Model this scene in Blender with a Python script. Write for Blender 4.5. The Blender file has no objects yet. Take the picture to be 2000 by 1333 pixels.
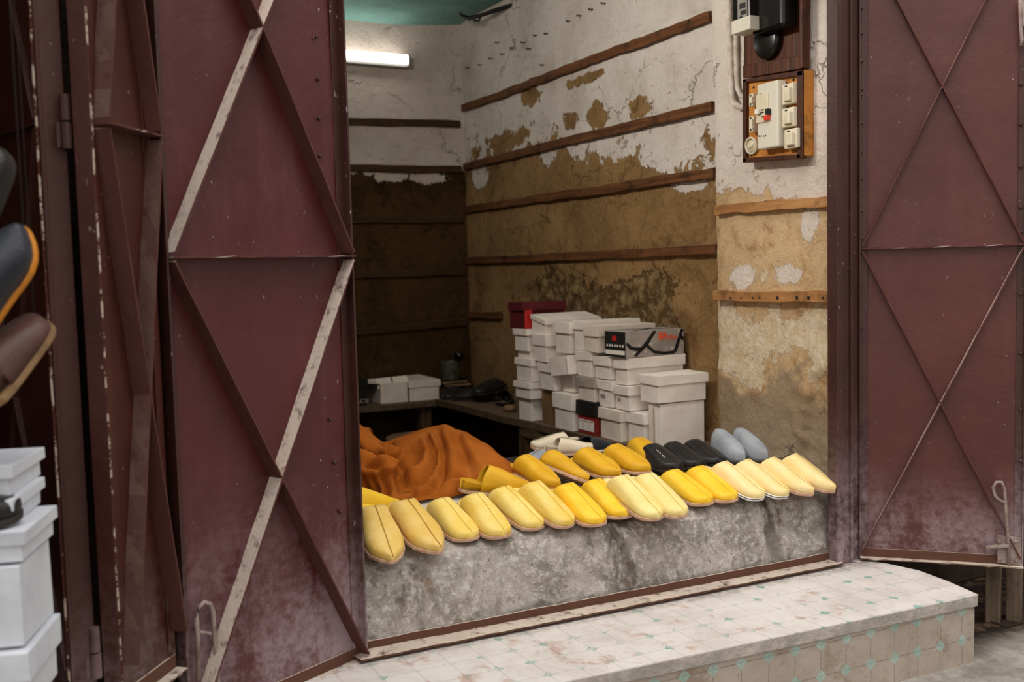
import bpy, bmesh, math, random
import numpy as np
from mathutils import Vector, Matrix, Euler, noise as mnoise
random.seed(7)
C = bpy.context.collection
sc = bpy.context.scene
# ------------------------------------------------------------------ camera
H = 1.31                                   # eye height above the alley paving
FOC = 1944.0                               # 35 mm lens on a 2000 px wide frame
yaw, pitch, roll = math.radians(27.2), math.radians(-4.1), math.radians(1.45)
CF = Vector((math.sin(yaw)*math.cos(pitch), math.cos(yaw)*math.cos(pitch), math.sin(pitch)))
_r = Vector((math.cos(yaw), -math.sin(yaw), 0)); _u = _r.cross(CF)
CR = _r*math.cos(roll) - _u*math.sin(roll); CU = _u*math.cos(roll) + _r*math.sin(roll)
CP = Vector((0, 0, H))
cam = bpy.data.cameras.new('camera'); camo = bpy.data.objects.new('camera', cam); C.objects.link(camo)
m = Matrix((CR, CU, -CF)).transposed().to_4x4(); m.translation = CP
camo.matrix_world = m
cam.sensor_width = 36; cam.lens = FOC*36/2000; cam.clip_start = .05
cam.dof.use_dof = True; cam.dof.focus_distance = 3.15; cam.dof.aperture_fstop = 3.2
sc.camera = camo
# ------------------------------------------------------------------ light
w = bpy.data.worlds.new('sky'); sc.world = w; w.use_nodes = True
nt = w.node_tree; bg = nt.nodes['Background']
tc = nt.nodes.new('ShaderNodeTexCoord'); sx = nt.nodes.new('ShaderNodeSeparateXYZ')
rp = nt.nodes.new('ShaderNodeValToRGB')
nt.links.new(tc.outputs['Generated'], sx.inputs[0]); nt.links.new(sx.outputs['Z'], rp.inputs[0])
rp.color_ramp.elements[0].position = 0.0; rp.color_ramp.elements[0].color = (.46, .42, .385, 1)
rp.color_ramp.elements[1].position = .9; rp.color_ramp.elements[1].color = (1, .98, .95, 1)
dt = nt.nodes.new('ShaderNodeVectorMath'); dt.operation = 'DOT_PRODUCT'; dt.inputs[1].default_value = (-.52, -.80, .30)
nt.links.new(tc.outputs['Generated'], dt.inputs[0])
mr_ = nt.nodes.new('ShaderNodeMapRange'); mr_.interpolation_type = 'SMOOTHSTEP'; nt.links.new(dt.outputs['Value'], mr_.inputs[0])
mr_.inputs[1].default_value = .25; mr_.inputs[2].default_value = 1.0; mr_.inputs[3].default_value = .85; mr_.inputs[4].default_value = 1.85
nt.links.new(rp.outputs[0], bg.inputs[0]); nt.links.new(mr_.outputs[0], bg.inputs[1])      # brighter lobe added to the sky to lift box fronts and pier
al = bpy.data.lights.new('alley_sky', 'AREA'); al.shape = 'RECTANGLE'; al.size = 9; al.size_y = 1.6
al.energy = 230; al.color = (1, .97, .94)
alo = bpy.data.objects.new('alley_sky', al); C.objects.link(alo)
alo.location = (1.6, 1.0, 5.6); alo.rotation_euler = (math.radians(4), 0, 0)
ll = bpy.data.lights.new('shop_fill', 'AREA'); ll.shape = 'RECTANGLE'; ll.size = .10; ll.size_y = .8; ll.energy = 30; ll.color = (1, .93, .84)  # unseen fill light added to brighten the upper inner walls
llo = bpy.data.objects.new('shop_fill', ll); C.objects.link(llo); llo.location = (.90, 3.25, 2.60); llo.rotation_euler = (0, math.radians(-78), 0)
sc.view_settings.view_transform = 'Standard'; sc.view_settings.look = 'None'
sc.view_settings.exposure = 0.0; sc.view_settings.gamma = 1.0; sc.view_settings.use_curve_mapping = False
# ------------------------------------------------------------------ pixel rays -> places on known planes
def ray(px, py): return CR*((px-1000)/FOC) - CU*((py-666.5)/FOC) + CF
def PX(px, py, x): v = ray(px, py); return CP + v*(x/v.x)
def PY(px, py, y): v = ray(px, py); return CP + v*(y/v.y)
def PZ(px, py, z): v = ray(px, py); return CP + v*((z-H)/v.z)
def PW(px, py, d): return CP + ray(px, py)*d
# ------------------------------------------------------------------ materials
def lin(h):
    h = h.lstrip('#'); o = []
    for i in (0, 2, 4):
        v = int(h[i:i+2], 16)/255; o.append(v/12.92 if v <= .04045 else ((v+.055)/1.055)**2.4)
    return (*o, 1)
class M:
    def __init__(s, name, rough=.7, metal=0, spec=.5):
        s.m = bpy.data.materials.new(name); s.m.use_nodes = True; s.nt = s.m.node_tree
        s.b = s.nt.nodes['Principled BSDF']; s.b.inputs['Roughness'].default_value = rough
        s.b.inputs['Metallic'].default_value = metal; s.b.inputs['Specular IOR Level'].default_value = spec
        s._p = s._o = None
    def L(s, a, inp):
        if isinstance(a, (int, float)): inp.default_value = a
        elif isinstance(a, tuple): inp.default_value = a
        elif isinstance(a, str): inp.default_value = lin(a)
        else: s.nt.links.new(a, inp)
    def new(s, t, **k):
        n = s.nt.nodes.new(t)
        for a, b in k.items(): setattr(n, a, b)
        return n
    def pos(s):
        if not s._p: s._p = s.new('ShaderNodeNewGeometry').outputs['Position']
        return s._p
    def oco(s):
        if not s._o: s._o = s.new('ShaderNodeTexCoord').outputs['Object']
        return s._o
    def xyz(s, v): return s.sep(v)
    def sep(s, v):
        n = s.new('ShaderNodeSeparateXYZ'); s.L(v, n.inputs[0]); return n.outputs
    def comb(s, x, y, z):
        n = s.new('ShaderNodeCombineXYZ'); s.L(x, n.inputs[0]); s.L(y, n.inputs[1]); s.L(z, n.inputs[2]); return n.outputs[0]
    def scale(s, v, x, y, z):
        n = s.new('ShaderNodeVectorMath', operation='MULTIPLY'); s.L(v, n.inputs[0]); n.inputs[1].default_value = (x, y, z); return n.outputs[0]
    def vadd(s, v, w):
        n = s.new('ShaderNodeVectorMath', operation='ADD'); s.L(v, n.inputs[0]); s.L(w, n.inputs[1]); return n.outputs[0]
    def noise(s, v, sc=5, det=5, rough=.6, dist=0, col=False):
        n = s.new('ShaderNodeTexNoise'); s.L(v, n.inputs['Vector']); n.inputs['Scale'].default_value = sc
        n.inputs['Detail'].default_value = det; n.inputs['Roughness'].default_value = rough; n.inputs['Distortion'].default_value = dist
        return n.outputs['Color' if col else 'Fac']
    def voro(s, v, sc=5, feat='F1', out='Distance', rnd=1):
        n = s.new('ShaderNodeTexVoronoi', feature=feat); s.L(v, n.inputs['Vector']); n.inputs['Scale'].default_value = sc
        n.inputs['Randomness'].default_value = rnd; return n.outputs[out]
    def math(s, op, a, b=0.0, c=0.0):
        n = s.new('ShaderNodeMath', operation=op); s.L(a, n.inputs[0]); s.L(b, n.inputs[1]); s.L(c, n.inputs[2]); return n.outputs[0]
    def step(s, v, a, b, lo=0., hi=1.):
        n = s.new('ShaderNodeMapRange', interpolation_type='SMOOTHSTEP'); s.L(v, n.inputs[0])
        n.inputs[1].default_value = a; n.inputs[2].default_value = b; n.inputs[3].default_value = lo; n.inputs[4].default_value = hi; return n.outputs[0]
    def lerp(s, v, a, b, lo, hi):
        n = s.new('ShaderNodeMapRange'); s.L(v, n.inputs[0])
        n.inputs[1].default_value = a; n.inputs[2].default_value = b; n.inputs[3].default_value = lo; n.inputs[4].default_value = hi; return n.outputs[0]
    def ramp(s, f, stops, interp='LINEAR'):
        n = s.new('ShaderNodeValToRGB'); s.L(f, n.inputs[0]); r = n.color_ramp; r.interpolation = interp
        while len(r.elements) < len(stops): r.elements.new(.5)
        for e, (p, c) in zip(r.elements, stops):
            e.position = p; e.color = lin(c) if isinstance(c, str) else ((c, c, c, 1) if isinstance(c, (int, float)) else c)
        return n.outputs[0]
    def mix(s, f, a, b, mode='MIX'):
        n = s.new('ShaderNodeMix', data_type='RGBA', blend_type=mode); s.L(f, n.inputs[0]); s.L(a, n.inputs[6]); s.L(b, n.inputs[7]); return n.outputs[2]
    def col(s, c): s.L(c, s.b.inputs['Base Color']); return s
    def rough(s, r): s.L(r, s.b.inputs['Roughness']); return s
    def bump(s, h, dist=.004, strength=1., prev=None):
        n = s.new('ShaderNodeBump'); n.inputs['Distance'].default_value = dist; n.inputs['Strength'].default_value = strength
        s.L(h, n.inputs['Height'])
        if prev is not None: s.L(prev, n.inputs['Normal'])
        s.L(n.outputs[0], s.b.inputs['Normal']); return n.outputs[0]

def simple(name, c, rough=.7, c2=None, nsc=14, spec=.4, bump=0, bsc=120, metal=0):
    k = M(name, rough, metal, spec)
    if c2: k.col(k.mix(k.step(k.noise(k.oco(), nsc, 5, .65), .35, .68), c, c2))
    else: k.col(c)
    if bump: k.bump(k.noise(k.oco(), bsc, 4), bump)
    return k.m

def plaster(name, axis, h0, h1, stops, brown, white, patch=.5, edge=.13, wear=1.0, mott=.75, band=None, rub=None, spots=()):
    """lime plaster whose white coat has flaked off below a ragged line that changes along the wall"""
    k = M(name, .92, 0, .15); p = k.pos(); x, y, z = k.sep(p)
    h = k.lerp(x if axis == 'x' else y, h0, h1, 0, 1)
    zb = k.math('MULTIPLY', k.ramp(h, [(a, (b)/4) for a, b in stops]), 4.0)
    n1 = k.noise(k.scale(p, 1, 1, .55), 5.5, 8, .62, .3); n2 = k.noise(k.scale(p, 1, 1, .7), 22, 5, .6)
    d = k.math('SUBTRACT', z, zb)
    e = k.math('ADD', d, k.math('MULTIPLY', k.math('SUBTRACT', n1, .5), edge*4.2))
    e = k.math('ADD', e, k.math('MULTIPLY', k.math('SUBTRACT', n2, .5), edge*.75))
    mask = k.step(e, -.004, .004)
    n3 = k.noise(k.vadd(p, (3.1, 7.7, 1.3)), 8, 9, .72, .4)
    thr = k.math('ADD', .522, k.math('MULTIPLY', k.math('MAXIMUM', d, 0.0), patch))
    holes = k.step(k.math('SUBTRACT', n3, thr), -.004, .006)
    mask = k.math('MULTIPLY', mask, k.math('SUBTRACT', 1.0, holes))
    # leftover flakes of white on the bare part
    n4 = k.noise(k.vadd(p, (9.3, 2.2, 5.1)), 6, 9, .75, .6)
    fl = k.step(k.math('ADD', n4, k.math('MULTIPLY', k.math('MINIMUM', d, 0.0), .10)), .655, .675)
    mask = k.math('MAXIMUM', mask, k.math('MULTIPLY', fl, .75*wear))
    hz = x if axis == 'x' else y; ns = k.math('MULTIPLY', k.math('SUBTRACT', k.noise(k.vadd(p, (5, 5, 9)), 16, 7, .7), .5), 2.6)
    for (h_, z_, rh, rz, white_) in spots:     # single flakes seen in the photograph
        a_ = k.math('DIVIDE', k.math('SUBTRACT', hz, h_), rh); b_ = k.math('DIVIDE', k.math('SUBTRACT', z, z_), rz)
        dd = k.math('ADD', k.math('SQRT', k.math('ADD', k.math('MULTIPLY', a_, a_), k.math('MULTIPLY', b_, b_))), ns); f_ = k.step(dd, 1.03, .97)
        mask = k.math('MAXIMUM', mask, f_) if white_ else k.math('MULTIPLY', mask, k.math('SUBTRACT', 1.0, f_))
    big = k.noise(p, 2.3, 6, .65, .5); fine = k.noise(p, 60, 6, .7)
    bc = k.mix(k.step(big, .32, .68), brown[0], brown[1])
    bc = k.mix(k.step(k.noise(p, 11, 7, .7, .8), .5, .72), bc, brown[2])
    bc = k.mix(k.math('MULTIPLY', k.step(fine, .54, .70), .5), bc, brown[3])
    bc = k.mix(k.math('MULTIPLY', k.step(k.noise(k.vadd(p, (7, 3, 1)), 3.4, 9, .78, .5), .52, .66), mott), bc, brown[2])
    bc = k.mix(k.math('MULTIPLY', k.step(k.noise(k.vadd(p, (1, 8, 4)), 28, 6, .75), .60, .66), mott*.8), bc, k.mix(.5, brown[2], '#1a0f06'))
    # hair cracks
    cr = k.voro(k.vadd(p, k.scale(k.noise(p, 6, 4, .6, col=True), .25, .25, .25)), 2.2, 'DISTANCE_TO_EDGE')
    crk = k.math('MULTIPLY', k.step(cr, .007, .001), k.step(k.noise(k.vadd(p, (2, 2, 2)), 2.4, 3), .52, .60))
    wc = k.mix(k.step(k.noise(p, 3.2, 7, .7), .38, .72), white[0], white[1])
    wc = k.mix(k.math('MULTIPLY', k.step(k.noise(k.scale(p, 1, 1, 3.5), 9, 6, .7), .55, .75), .55), wc, white[2])
    speck = k.step(k.noise(k.scale(p, 1, 1, .8), 46, 3, .6), .66, .70)
    wc = k.mix(k.math('MULTIPLY', speck, .75), wc, brown[0])
    c = k.mix(mask, bc, wc)
    if band:                                   # older cream coats showing lower down, bare grey render at the foot
        nb_ = k.noise(k.vadd(p, (6, 6, 2)), 4.2, 9, .68, .5); zz = k.math('ADD', z, k.math('MULTIPLY', k.math('SUBTRACT', nb_, .5), .85))
        cb = k.math('MULTIPLY', k.step(zz, band[0], band[0]+.012), k.step(zz, band[1]+.012, band[1]))
        c = k.mix(k.math('MULTIPLY', cb, .85), c, k.mix(k.step(k.noise(p, 30, 6, .7), .4, .62), '#cdb896', '#e0d2bd'))
        c = k.mix(k.math('MULTIPLY', k.step(zz, band[0]-.01, band[0]-.12), .8), c, k.mix(k.step(big, .36, .62), '#a3927d', '#86745f'))
        mask = k.math('MAXIMUM', mask, k.math('MULTIPLY', cb, .8))
    rubh = 0.0
    if rub:                                    # render fallen away to the rubble core
        y0, y1, z0, z1 = rub; nr = k.noise(k.vadd(p, (2, 9, 4)), 3.6, 8, .68, .4); off = k.math('MULTIPLY', k.math('SUBTRACT', nr, .5), .75)
        zr = k.math('ADD', z, off); yr = k.math('ADD', y, k.math('MULTIPLY', off, 1.5))
        rm = k.math('MULTIPLY', k.math('MULTIPLY', k.step(zr, z1+.006, z1-.006), k.step(zr, z0-.006, z0+.006)), k.math('MULTIPLY', k.step(yr, y0-.01, y0+.01), k.step(yr, y1+.01, y1-.01)))
        ch = k.voro(k.vadd(p, k.scale(k.noise(p, 14, 4, .6, col=True), .08, .08, .08)), 19); pit = k.noise(p, 34, 6, .8)
        rc = k.mix(k.step(ch, .25, .62), '#a88a5e', '#6d5030'); rc = k.mix(k.math('MULTIPLY', k.step(pit, .54, .64), .75), rc, '#cbb591'); rc = k.mix(k.math('MULTIPLY', k.step(pit, .43, .34), .7), rc, '#22150a')
        c = k.mix(k.math('MULTIPLY', rm, .85), c, rc)
        edge_ = k.math('MULTIPLY', k.step(zr, z1-.014, z1), k.step(zr, z1+.012, z1)); c = k.mix(k.math('MULTIPLY', k.math('MULTIPLY', edge_, k.math('MULTIPLY', k.step(yr, y0, y0+.01), k.step(yr, y1, y1-.01))), .7), c, '#1f1409')
        rubh = k.math('MULTIPLY', rm, k.math('SUBTRACT', k.math('MULTIPLY', pit, 1.6), 1.5))
    c = k.mix(k.math('MULTIPLY', crk, .45), c, '#2a1d12')
    k.col(c)
    hh = k.math('ADD', k.math('MULTIPLY', mask, .22), k.math('MULTIPLY', fine, .42))
    hh = k.math('ADD', hh, k.math('MULTIPLY', n3, .8)); hh = k.math('ADD', hh, k.math('MULTIPLY', k.noise(p, 34, 5, .65), .45)); hh = k.math('ADD', k.math('SUBTRACT', hh, k.math('MULTIPLY', crk, .6)), rubh)
    k.bump(hh, .013); return k.m

def paint_metal(name, base, base2, dusty, d0=.25, d1=.75, rough=.38, speck=.6, dust_amt=.8):
    """dark red enamel, chalk dust settled towards the bottom, pale scratches and splashes"""
    k = M(name, rough, 0, .5); p = k.pos(); z = k.sep(p)[2]; o = k.oco()
    n = k.noise(o, 3.2, 7, .65, .4); f = k.noise(o, 38, 5, .7)
    c = k.mix(k.step(n, .34, .66), base, base2)
    c = k.mix(k.math('MULTIPLY', k.step(k.noise(k.scale(o, 1, 1, .3), 7, 7, .7), .5, .8), .5), c, dusty)
    low = k.step(z, d1, d0)
    dm = k.math('MULTIPLY', low, k.step(k.math('ADD', k.math('MULTIPLY', n, .6), k.math('MULTIPLY', f, .4)), .40, .62))
    dm = k.math('MULTIPLY', dm, dust_amt)
    v = k.noise(k.scale(o, 1, 1, .6), 85, 2, .5); sp = k.math('MULTIPLY', k.step(v, .715, .75), k.step(k.noise(o, 5, 3), .42, .6))
    dm = k.math('MAXIMUM', dm, k.math('MULTIPLY', sp, speck))
    k.col(k.mix(dm, c, '#a8949a')); k.rough(k.math('ADD', rough, k.math('MULTIPLY', k.math('ADD', dm, k.math('MULTIPLY', f, .25)), .4)))
    k.bump(k.math('ADD', k.math('MULTIPLY', f, .3), k.math('MULTIPLY', n, 3.)), .002); return k.m

def wood(name, a, b, dust='#7c6a55', axis='x', dusty=.6, rough=.75):
    k = M(name, rough, 0, .25); o = k.pos(); s3 = {'x': (2, 40, 40), 'y': (40, 2, 40), 'z': (40, 40, 2)}[axis]
    g = k.noise(k.scale(o, *s3), 1, 6, .65, .6); c = k.mix(k.step(g, .35, .65), a, b)
    c = k.mix(k.math('MULTIPLY', k.step(k.noise(o, 9, 6, .7), .48, .7), .6), c, '#1c110a')
    kn = k.voro(k.scale(o, 1, 1, 1), 9); c = k.mix(k.math('MULTIPLY', k.step(kn, .10, .05), .85), c, '#150c07')
    nz = k.sep(k.new('ShaderNodeNewGeometry').outputs['Normal'])[2]
    c = k.mix(k.math('MULTIPLY', k.step(nz, .5, .9), dusty), c, dust)
    k.col(c); k.bump(g, .003); return k.m

def SX(px, py, rx, ry, white=False):
    c, a, b = PX(px, py, 2.70), PX(px+rx, py, 2.70), PX(px, py-ry, 2.70); return (c.y, c.z, abs(a.y-c.y), abs(b.z-c.z), white)
def SB_(px, py, rx, ry):
    c, a, b = PY(px, py, 5.85), PY(px+rx, py, 5.85), PY(px, py-ry, 5.85); return (c.x, c.z, abs(a.x-c.x), abs(b.z-c.z), True)
W_RIGHT = plaster('right_wall_plaster', 'y', 3.3, 5.9,
    [(0, 1.67), (.10, 1.70), (.25, 1.81), (.45, 1.88), (.62, 1.97), (.85, 2.01), (1, 1.97)],
    ('#80623f', '#9c7a50', '#664829', '#bda27a'), ('#d8cdc4', '#c0b3a7', '#93847a'), patch=.5, edge=.10, rub=(3.62, 5.0, .9, 1.25), spots=[SX(1036, 186, 18, 22), SX(1138, 156, 42, 10), SX(985, 278, 30, 20), SX(1016, 268, 14, 18), SX(1168, 226, 20, 26), SX(1245, 212, 22, 22), SX(1115, 235, 14, 20), SX(1352, 360, 36, 14, True), SX(936, 342, 16, 26, True), SX(1070, 305, 12, 18, True)])
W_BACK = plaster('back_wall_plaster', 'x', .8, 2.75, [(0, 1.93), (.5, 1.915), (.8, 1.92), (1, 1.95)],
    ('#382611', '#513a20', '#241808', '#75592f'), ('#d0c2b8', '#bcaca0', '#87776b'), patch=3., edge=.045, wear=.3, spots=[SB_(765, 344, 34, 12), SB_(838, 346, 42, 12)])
W_PIER = plaster('pier_plaster', 'y', 2.6, 3.35, [(0, 1.48), (.25, 1.53), (.5, 1.57), (1, 1.60)],
    ('#c0a27a', '#cfb088', '#a17c52', '#e0c9a4'), ('#dccfc4', '#cdbdb0', '#a99480'), patch=1.0, edge=.05, wear=1.5, mott=.42, band=(.93, 1.17), spots=[SX(1603, 440, 20, 32, True), SX(1468, 540, 26, 24, True), SX(1556, 536, 28, 18, True), SX(1403, 300, 6, 26), SX(1510, 400, 10, 12, True)])
W_CEIL = simple('turquoise_limewash', '#7fa8a0', .9, '#6a938d', 4, .2, .006, 30)
W_SIDE = simple('inner_plaster', '#7a603f', .9, '#5c4328', 5, .2, .006, 30)
W_FRONT = simple('alley_plaster', '#3a2d24', .9, '#241a14', 5, .2, .006, 30)
FLOOR_M = simple('earth_floor', '#2b2018', .95, '#1a130e', 6, .1, .006, 40)
DOOR_R = paint_metal('maroon_enamel', '#4b1f19', '#55271f', '#653c32', .15, .62, .42, .6, .85)
DOOR_L = paint_metal('maroon_enamel_worn', '#481a1b', '#522224', '#6e4448', .1, .9, .34, .8, .8)
DOOR_D = paint_metal('brown_enamel', '#3d180f', '#461d13', '#54291f', .1, .8, .45, .7, .75)
IRON_D = paint_metal('brown_frame_enamel', '#341813', '#421f18', '#5c3d34', .1, .85, .5, .8, .8)
def bar_mat(name, base, dust):
    k = M(name, .75, 0, .3); o = k.oco(); n = k.noise(o, 26, 6, .7)
    nz = k.sep(k.new('ShaderNodeNewGeometry').outputs['Normal'])[2]
    f = k.math('MULTIPLY', k.step(nz, .12, .5), k.step(n, .28, .5))
    k.col(k.mix(f, base, dust)); k.bump(n, .003); return k.m
BAR_L = bar_mat('dusty_brace_enamel', '#54302b', '#cfc0b2')
BAR_R = bar_mat('brace_enamel', '#58302c', '#c0aca4')
RUST = simple('rusty_iron', '#5a3a2a', .85, '#8a6a56', 20, .3, .003, 90)
def edge_w():
    k = M('chipped_edge_paint', .7, 0, .3); o = k.oco(); n = k.noise(o, 16, 6, .75); k.col(k.mix(k.step(n, .50, .56), '#4a2018', '#b8a698')); return k.m
EDGE_W = edge_w()
RUST_D = bar_mat('rusty_threshold_iron', '#5a3a2c', '#c4b5a6')
def conc():
    k = M('sill_concrete', .93, 0, .2); p = k.pos(); x, y, z = k.sep(p)
    n = k.noise(p, 5, 8, .7, .5); f = k.noise(p, 45, 6, .75)
    c = k.mix(k.step(n, .36, .62), '#8d847b', '#c3bab1')
    c = k.mix(k.math('MULTIPLY', k.step(f, .48, .62), .7), c, '#dcd5ce')
    c = k.mix(k.math('MULTIPLY', k.step(k.noise(k.vadd(p, (3, 3, 8)), 34, 5, .7), .57, .66), .6), c, '#6a5d52')
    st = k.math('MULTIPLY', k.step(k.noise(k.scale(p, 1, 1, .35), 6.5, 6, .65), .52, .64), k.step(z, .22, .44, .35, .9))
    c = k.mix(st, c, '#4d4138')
    c = k.mix(k.math('MULTIPLY', k.step(k.noise(k.vadd(p, (4, 1, 2)), 9, 6, .7), .60, .7), .55), c, '#7a5638')
    k.col(c); k.bump(k.math('ADD', k.math('MULTIPLY', n, 1.6), k.math('MULTIPLY', f, .8)), .016); return k.m
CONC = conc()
def tiles(name, top):
    """octagon-and-dot floor tiling: big worn tiles, small teal squares set on the corners"""
    k = M(name, .6, 0, .4); p = k.pos(); x, y, z = k.sep(p); P_ = .098
    def cell(v, off):
        t = k.math('FRACT', k.math('ADD', k.math('DIVIDE', v, P_), off)); return k.math('ABSOLUTE', k.math('SUBTRACT', t, .5))
    wob = k.noise(p, 7, 2, .5); u = cell(k.math('ADD', x, k.math('MULTIPLY', wob, .012)), .37)
    v = cell(y if top else k.math('SUBTRACT', z, .0), .18 if top else .2)
    wn = k.new('ShaderNodeTexWhiteNoise', noise_dimensions='2D')
    s = k.math('ADD', u, v)                       # 1.0 at the cell corner
    dot = k.step(s, .775, .79) if not top else k.step(s, .80, .815)
    gr = k.math('MAXIMUM', k.step(u, .484, .49), k.step(v, .484, .49)); ring = k.math('MULTIPLY', k.step(s, .752, .762), k.math('SUBTRACT', 1., dot))
    n = k.noise(p, 6, 7, .7, .4); f = k.noise(p, 50, 5, .7)
    if top:
        c = k.mix(k.step(n, .35, .7), '#d9d2cd', '#c6bcb5')
        c = k.mix(k.math('MULTIPLY', k.step(k.noise(k.vadd(p, (5, 0, 0)), 10, 5, .7), .56, .68), .7), c, '#b08d7c')
        c = k.mix(k.math('MULTIPLY', gr, .05), c, '#a79b92')
        c = k.mix(k.math('MULTIPLY', dot, k.step(k.noise(k.vadd(p, (1, 5, 0)), 12, 5, .7), .42, .68)), c, '#7aa79a')
        c = k.mix(k.math('MULTIPLY', k.step(y, 2.50, 2.58), k.step(f, .35, .6)), c, '#8d8177')
        k.rough(.55)
    else:
        c = k.mix(k.step(n, .35, .68), '#a3968a', '#b1a598'); c = k.mix(k.math('MULTIPLY', k.step(f, .55, .72), .5), c, '#8d7866')
        c = k.mix(k.math('MULTIPLY', k.step(k.noise(k.vadd(p, (4, 4, 0)), 9, 6, .7), .52, .66), .6), c, '#86705e')
        c = k.mix(k.math('MULTIPLY', k.math('MAXIMUM', gr, k.math('MULTIPLY', ring, .5)), k.step(n, .3, .6, .15, .55)), c, '#6f6258')
        c = k.mix(k.math('MULTIPLY', dot, .9), c, k.mix(k.step(n, .4, .6), '#93aba0', '#abbfb6'))
    k.col(c); k.bump(k.math('SUBTRACT', k.math('MULTIPLY', k.math('ADD', n, f), .35), k.math('MULTIPLY', gr, .4)), .004); return k.m
T_TOP = tiles('step_top_tiles', True); T_FACE = tiles('step_face_tiles', False)
T_SLAB = simple('step_slab_edge', '#9c948c', .9, '#bdb4ab', 12, .2, .004, 70)
def paving():
    k = M('alley_paving', .9, 0, .2); p = k.pos(); n = k.noise(p, 8, 7, .7); x = k.sep(p)[1]
    c = k.mix(k.step(n, .35, .65), '#a39c94', '#7d756d')
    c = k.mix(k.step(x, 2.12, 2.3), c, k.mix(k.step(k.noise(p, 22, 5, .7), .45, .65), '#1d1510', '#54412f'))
    k.col(c); k.bump(n, .01); return k.m
PAVE = paving()
def leather(name, a, b, rough=.5, dirt=.5, seam=None):
    k = M(name, rough, 0, .35); o = k.oco(); oi = k.new('ShaderNodeObjectInfo').outputs['Random']
    v = k.vadd(o, k.comb(k.math('MULTIPLY', oi, 9.), oi, 0.))
    n = k.noise(v, 14, 5, .6); c = k.mix(k.step(n, .34, .68), a, b)
    c = k.mix(k.math('MULTIPLY', k.step(k.noise(v, 55, 4, .65), .58, .75), dirt*.35), c, '#8a6a35')
    k.col(c); k.bump(k.noise(v, 160, 3), .0012); k.b.inputs['Sheen Weight'].default_value = .05; return k.m
L_TAN = leather('tan_yellow_leather', '#dcb354', '#e4c170'); L_YEL = leather('soft_yellow_leather', '#e6c257', '#ead079')
L_BRT = leather('bright_yellow_leather', '#f0bd1c', '#f5c93a', .5, .3); L_PAL = leather('pale_yellow_leather', '#e5cf7f', '#ecd993', .55, .2)
L_PEA = leather('straw_leather', '#ecd08c', '#f0d9a0', .55, .2); L_DEP = leather('deep_yellow_leather', '#d39c08', '#dba81a', .55, .3)
L_BLK = leather('black_leather', '#151413', '#24211f', .38, 0); L_GRY = leather('grey_suede', '#8d9096', '#9fa3a8', .8, 0)
L_CRM = leather('cream_leather', '#d9c8ab', '#e2d4bb', .5, .2); L_NAV = leather('navy_leather', '#1b1f28', '#262b36', .45, 0)
L_BRN = leather('brown_leather', '#4f332c', '#5e3f36', .45, .3); L_TANSEAM = simple('brown_seam', '#b4863c', .8); L_ORG = simple('orange_lining', '#c67d1c', .6)
SEAM = simple('seam_thread', '#dcb548', .8); SEAM_D = simple('dark_thread', '#1b1a18', .8)
SOLE_P = simple('pink_leather_sole', '#b78f74', .75, '#d1ae94', 40); SOLE_W = simple('white_rubber_sole', '#e5e0d8', .6)
SOLE_D = simple('dark_sole', '#2a221c', .7); INSOLE = simple('worn_insole', '#8a6d4b', .8, '#6d5236', 20)
def card(name, a, b, mark=.3):
    k = M(name, .75, 0, .3); o = k.oco(); n = k.noise(o, 9, 6, .65)
    c = k.mix(k.step(n, .35, .7), a, b)
    c = k.mix(k.math('MULTIPLY', k.step(k.noise(o, 26, 6, .75), .62, .75), mark), c, '#6b5a49')
    k.col(c); k.bump(n, .003); return k.m
CARD = card('white_card', '#ebe1d7', '#ddd0c4'); CARD2 = card('cream_card', '#e2d5c6', '#d0c1b0', .5)
CARD_G = card('scuffed_grey_card', '#b3a89a', '#8f8578', .8); KRAFT = card('kraft_card', '#7d6040', '#6a4e31', .4)
CARD_R = card('red_card', '#7d2018', '#8a2a20', .3); CARD_M = card('maroon_card', '#4a0f16', '#5a131b', .2)
CARD_K = card('black_card', '#14120f', '#1d1a16', .2); CARD_B = card('cool_white_card', '#cfd3da', '#bcc0c9', .2)
CARD_S = card('silver_print_card', '#a59c92', '#857c73', .5)
INK = simple('black_ink', '#12100f', .6); ORANGE = simple('orange_ink', '#ee4d1c', .6); REDINK = simple('red_ink', '#b5221c', .6)
WHITE_P = simple('white_paper', '#ded7cc', .8); PAPER = card('creased_paper', '#d8d2ca', '#c3bcb3', .2)
BAT_R = wood('right_wall_batten_wood', '#4f2f18', '#704626', '#8a7050', 'y', .65)
BAT_B = wood('back_wall_batten_wood', '#33210f', '#472e17', '#665138', 'x', .6)
BAT_P = wood('pier_batten_wood', '#96663a', '#b08050', '#c4a67c', 'y', .5)
BENCH = wood('bench_wood', '#4a3826', '#64503a', '#77634b', 'y', .5); POST = wood('post_wood', '#5a4128', '#3d2b1a', '#5a4128', 'z', .2)
BLK_W = wood('leg_wood', '#5b4d40', '#72624f', '#72624f', 'z', .2)
MET_W = wood('meter_board_wood', '#3b1f12', '#5a3019', '#5a3019', 'z', .2, .4); PLY = wood('orange_plywood', '#b67330', '#c5843c', '#a86c30', 'z', .2, .5)
FRAME_W = wood('dark_frame_wood', '#3a1e12', '#4e2a18', '#4e2a18', 'z', .2, .5)
PLASTIC = simple('cream_plastic', '#d8cdb6', .45, '#cbbd9f', 12); PLASTIC_G = simple('grey_plastic', '#cfc9b8', .45)
BAKE = simple('black_bakelite', '#0e0c0b', .25, '#1b1613', 8); SMOKED = simple('meter_window', '#8d8a82', .2)
RED_P = simple('red_plastic', '#d2331f', .4); PIPE_M = simple('painted_conduit', '#d6cabf', .8, '#b9a899', 30, .3, .003, 60)
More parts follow.
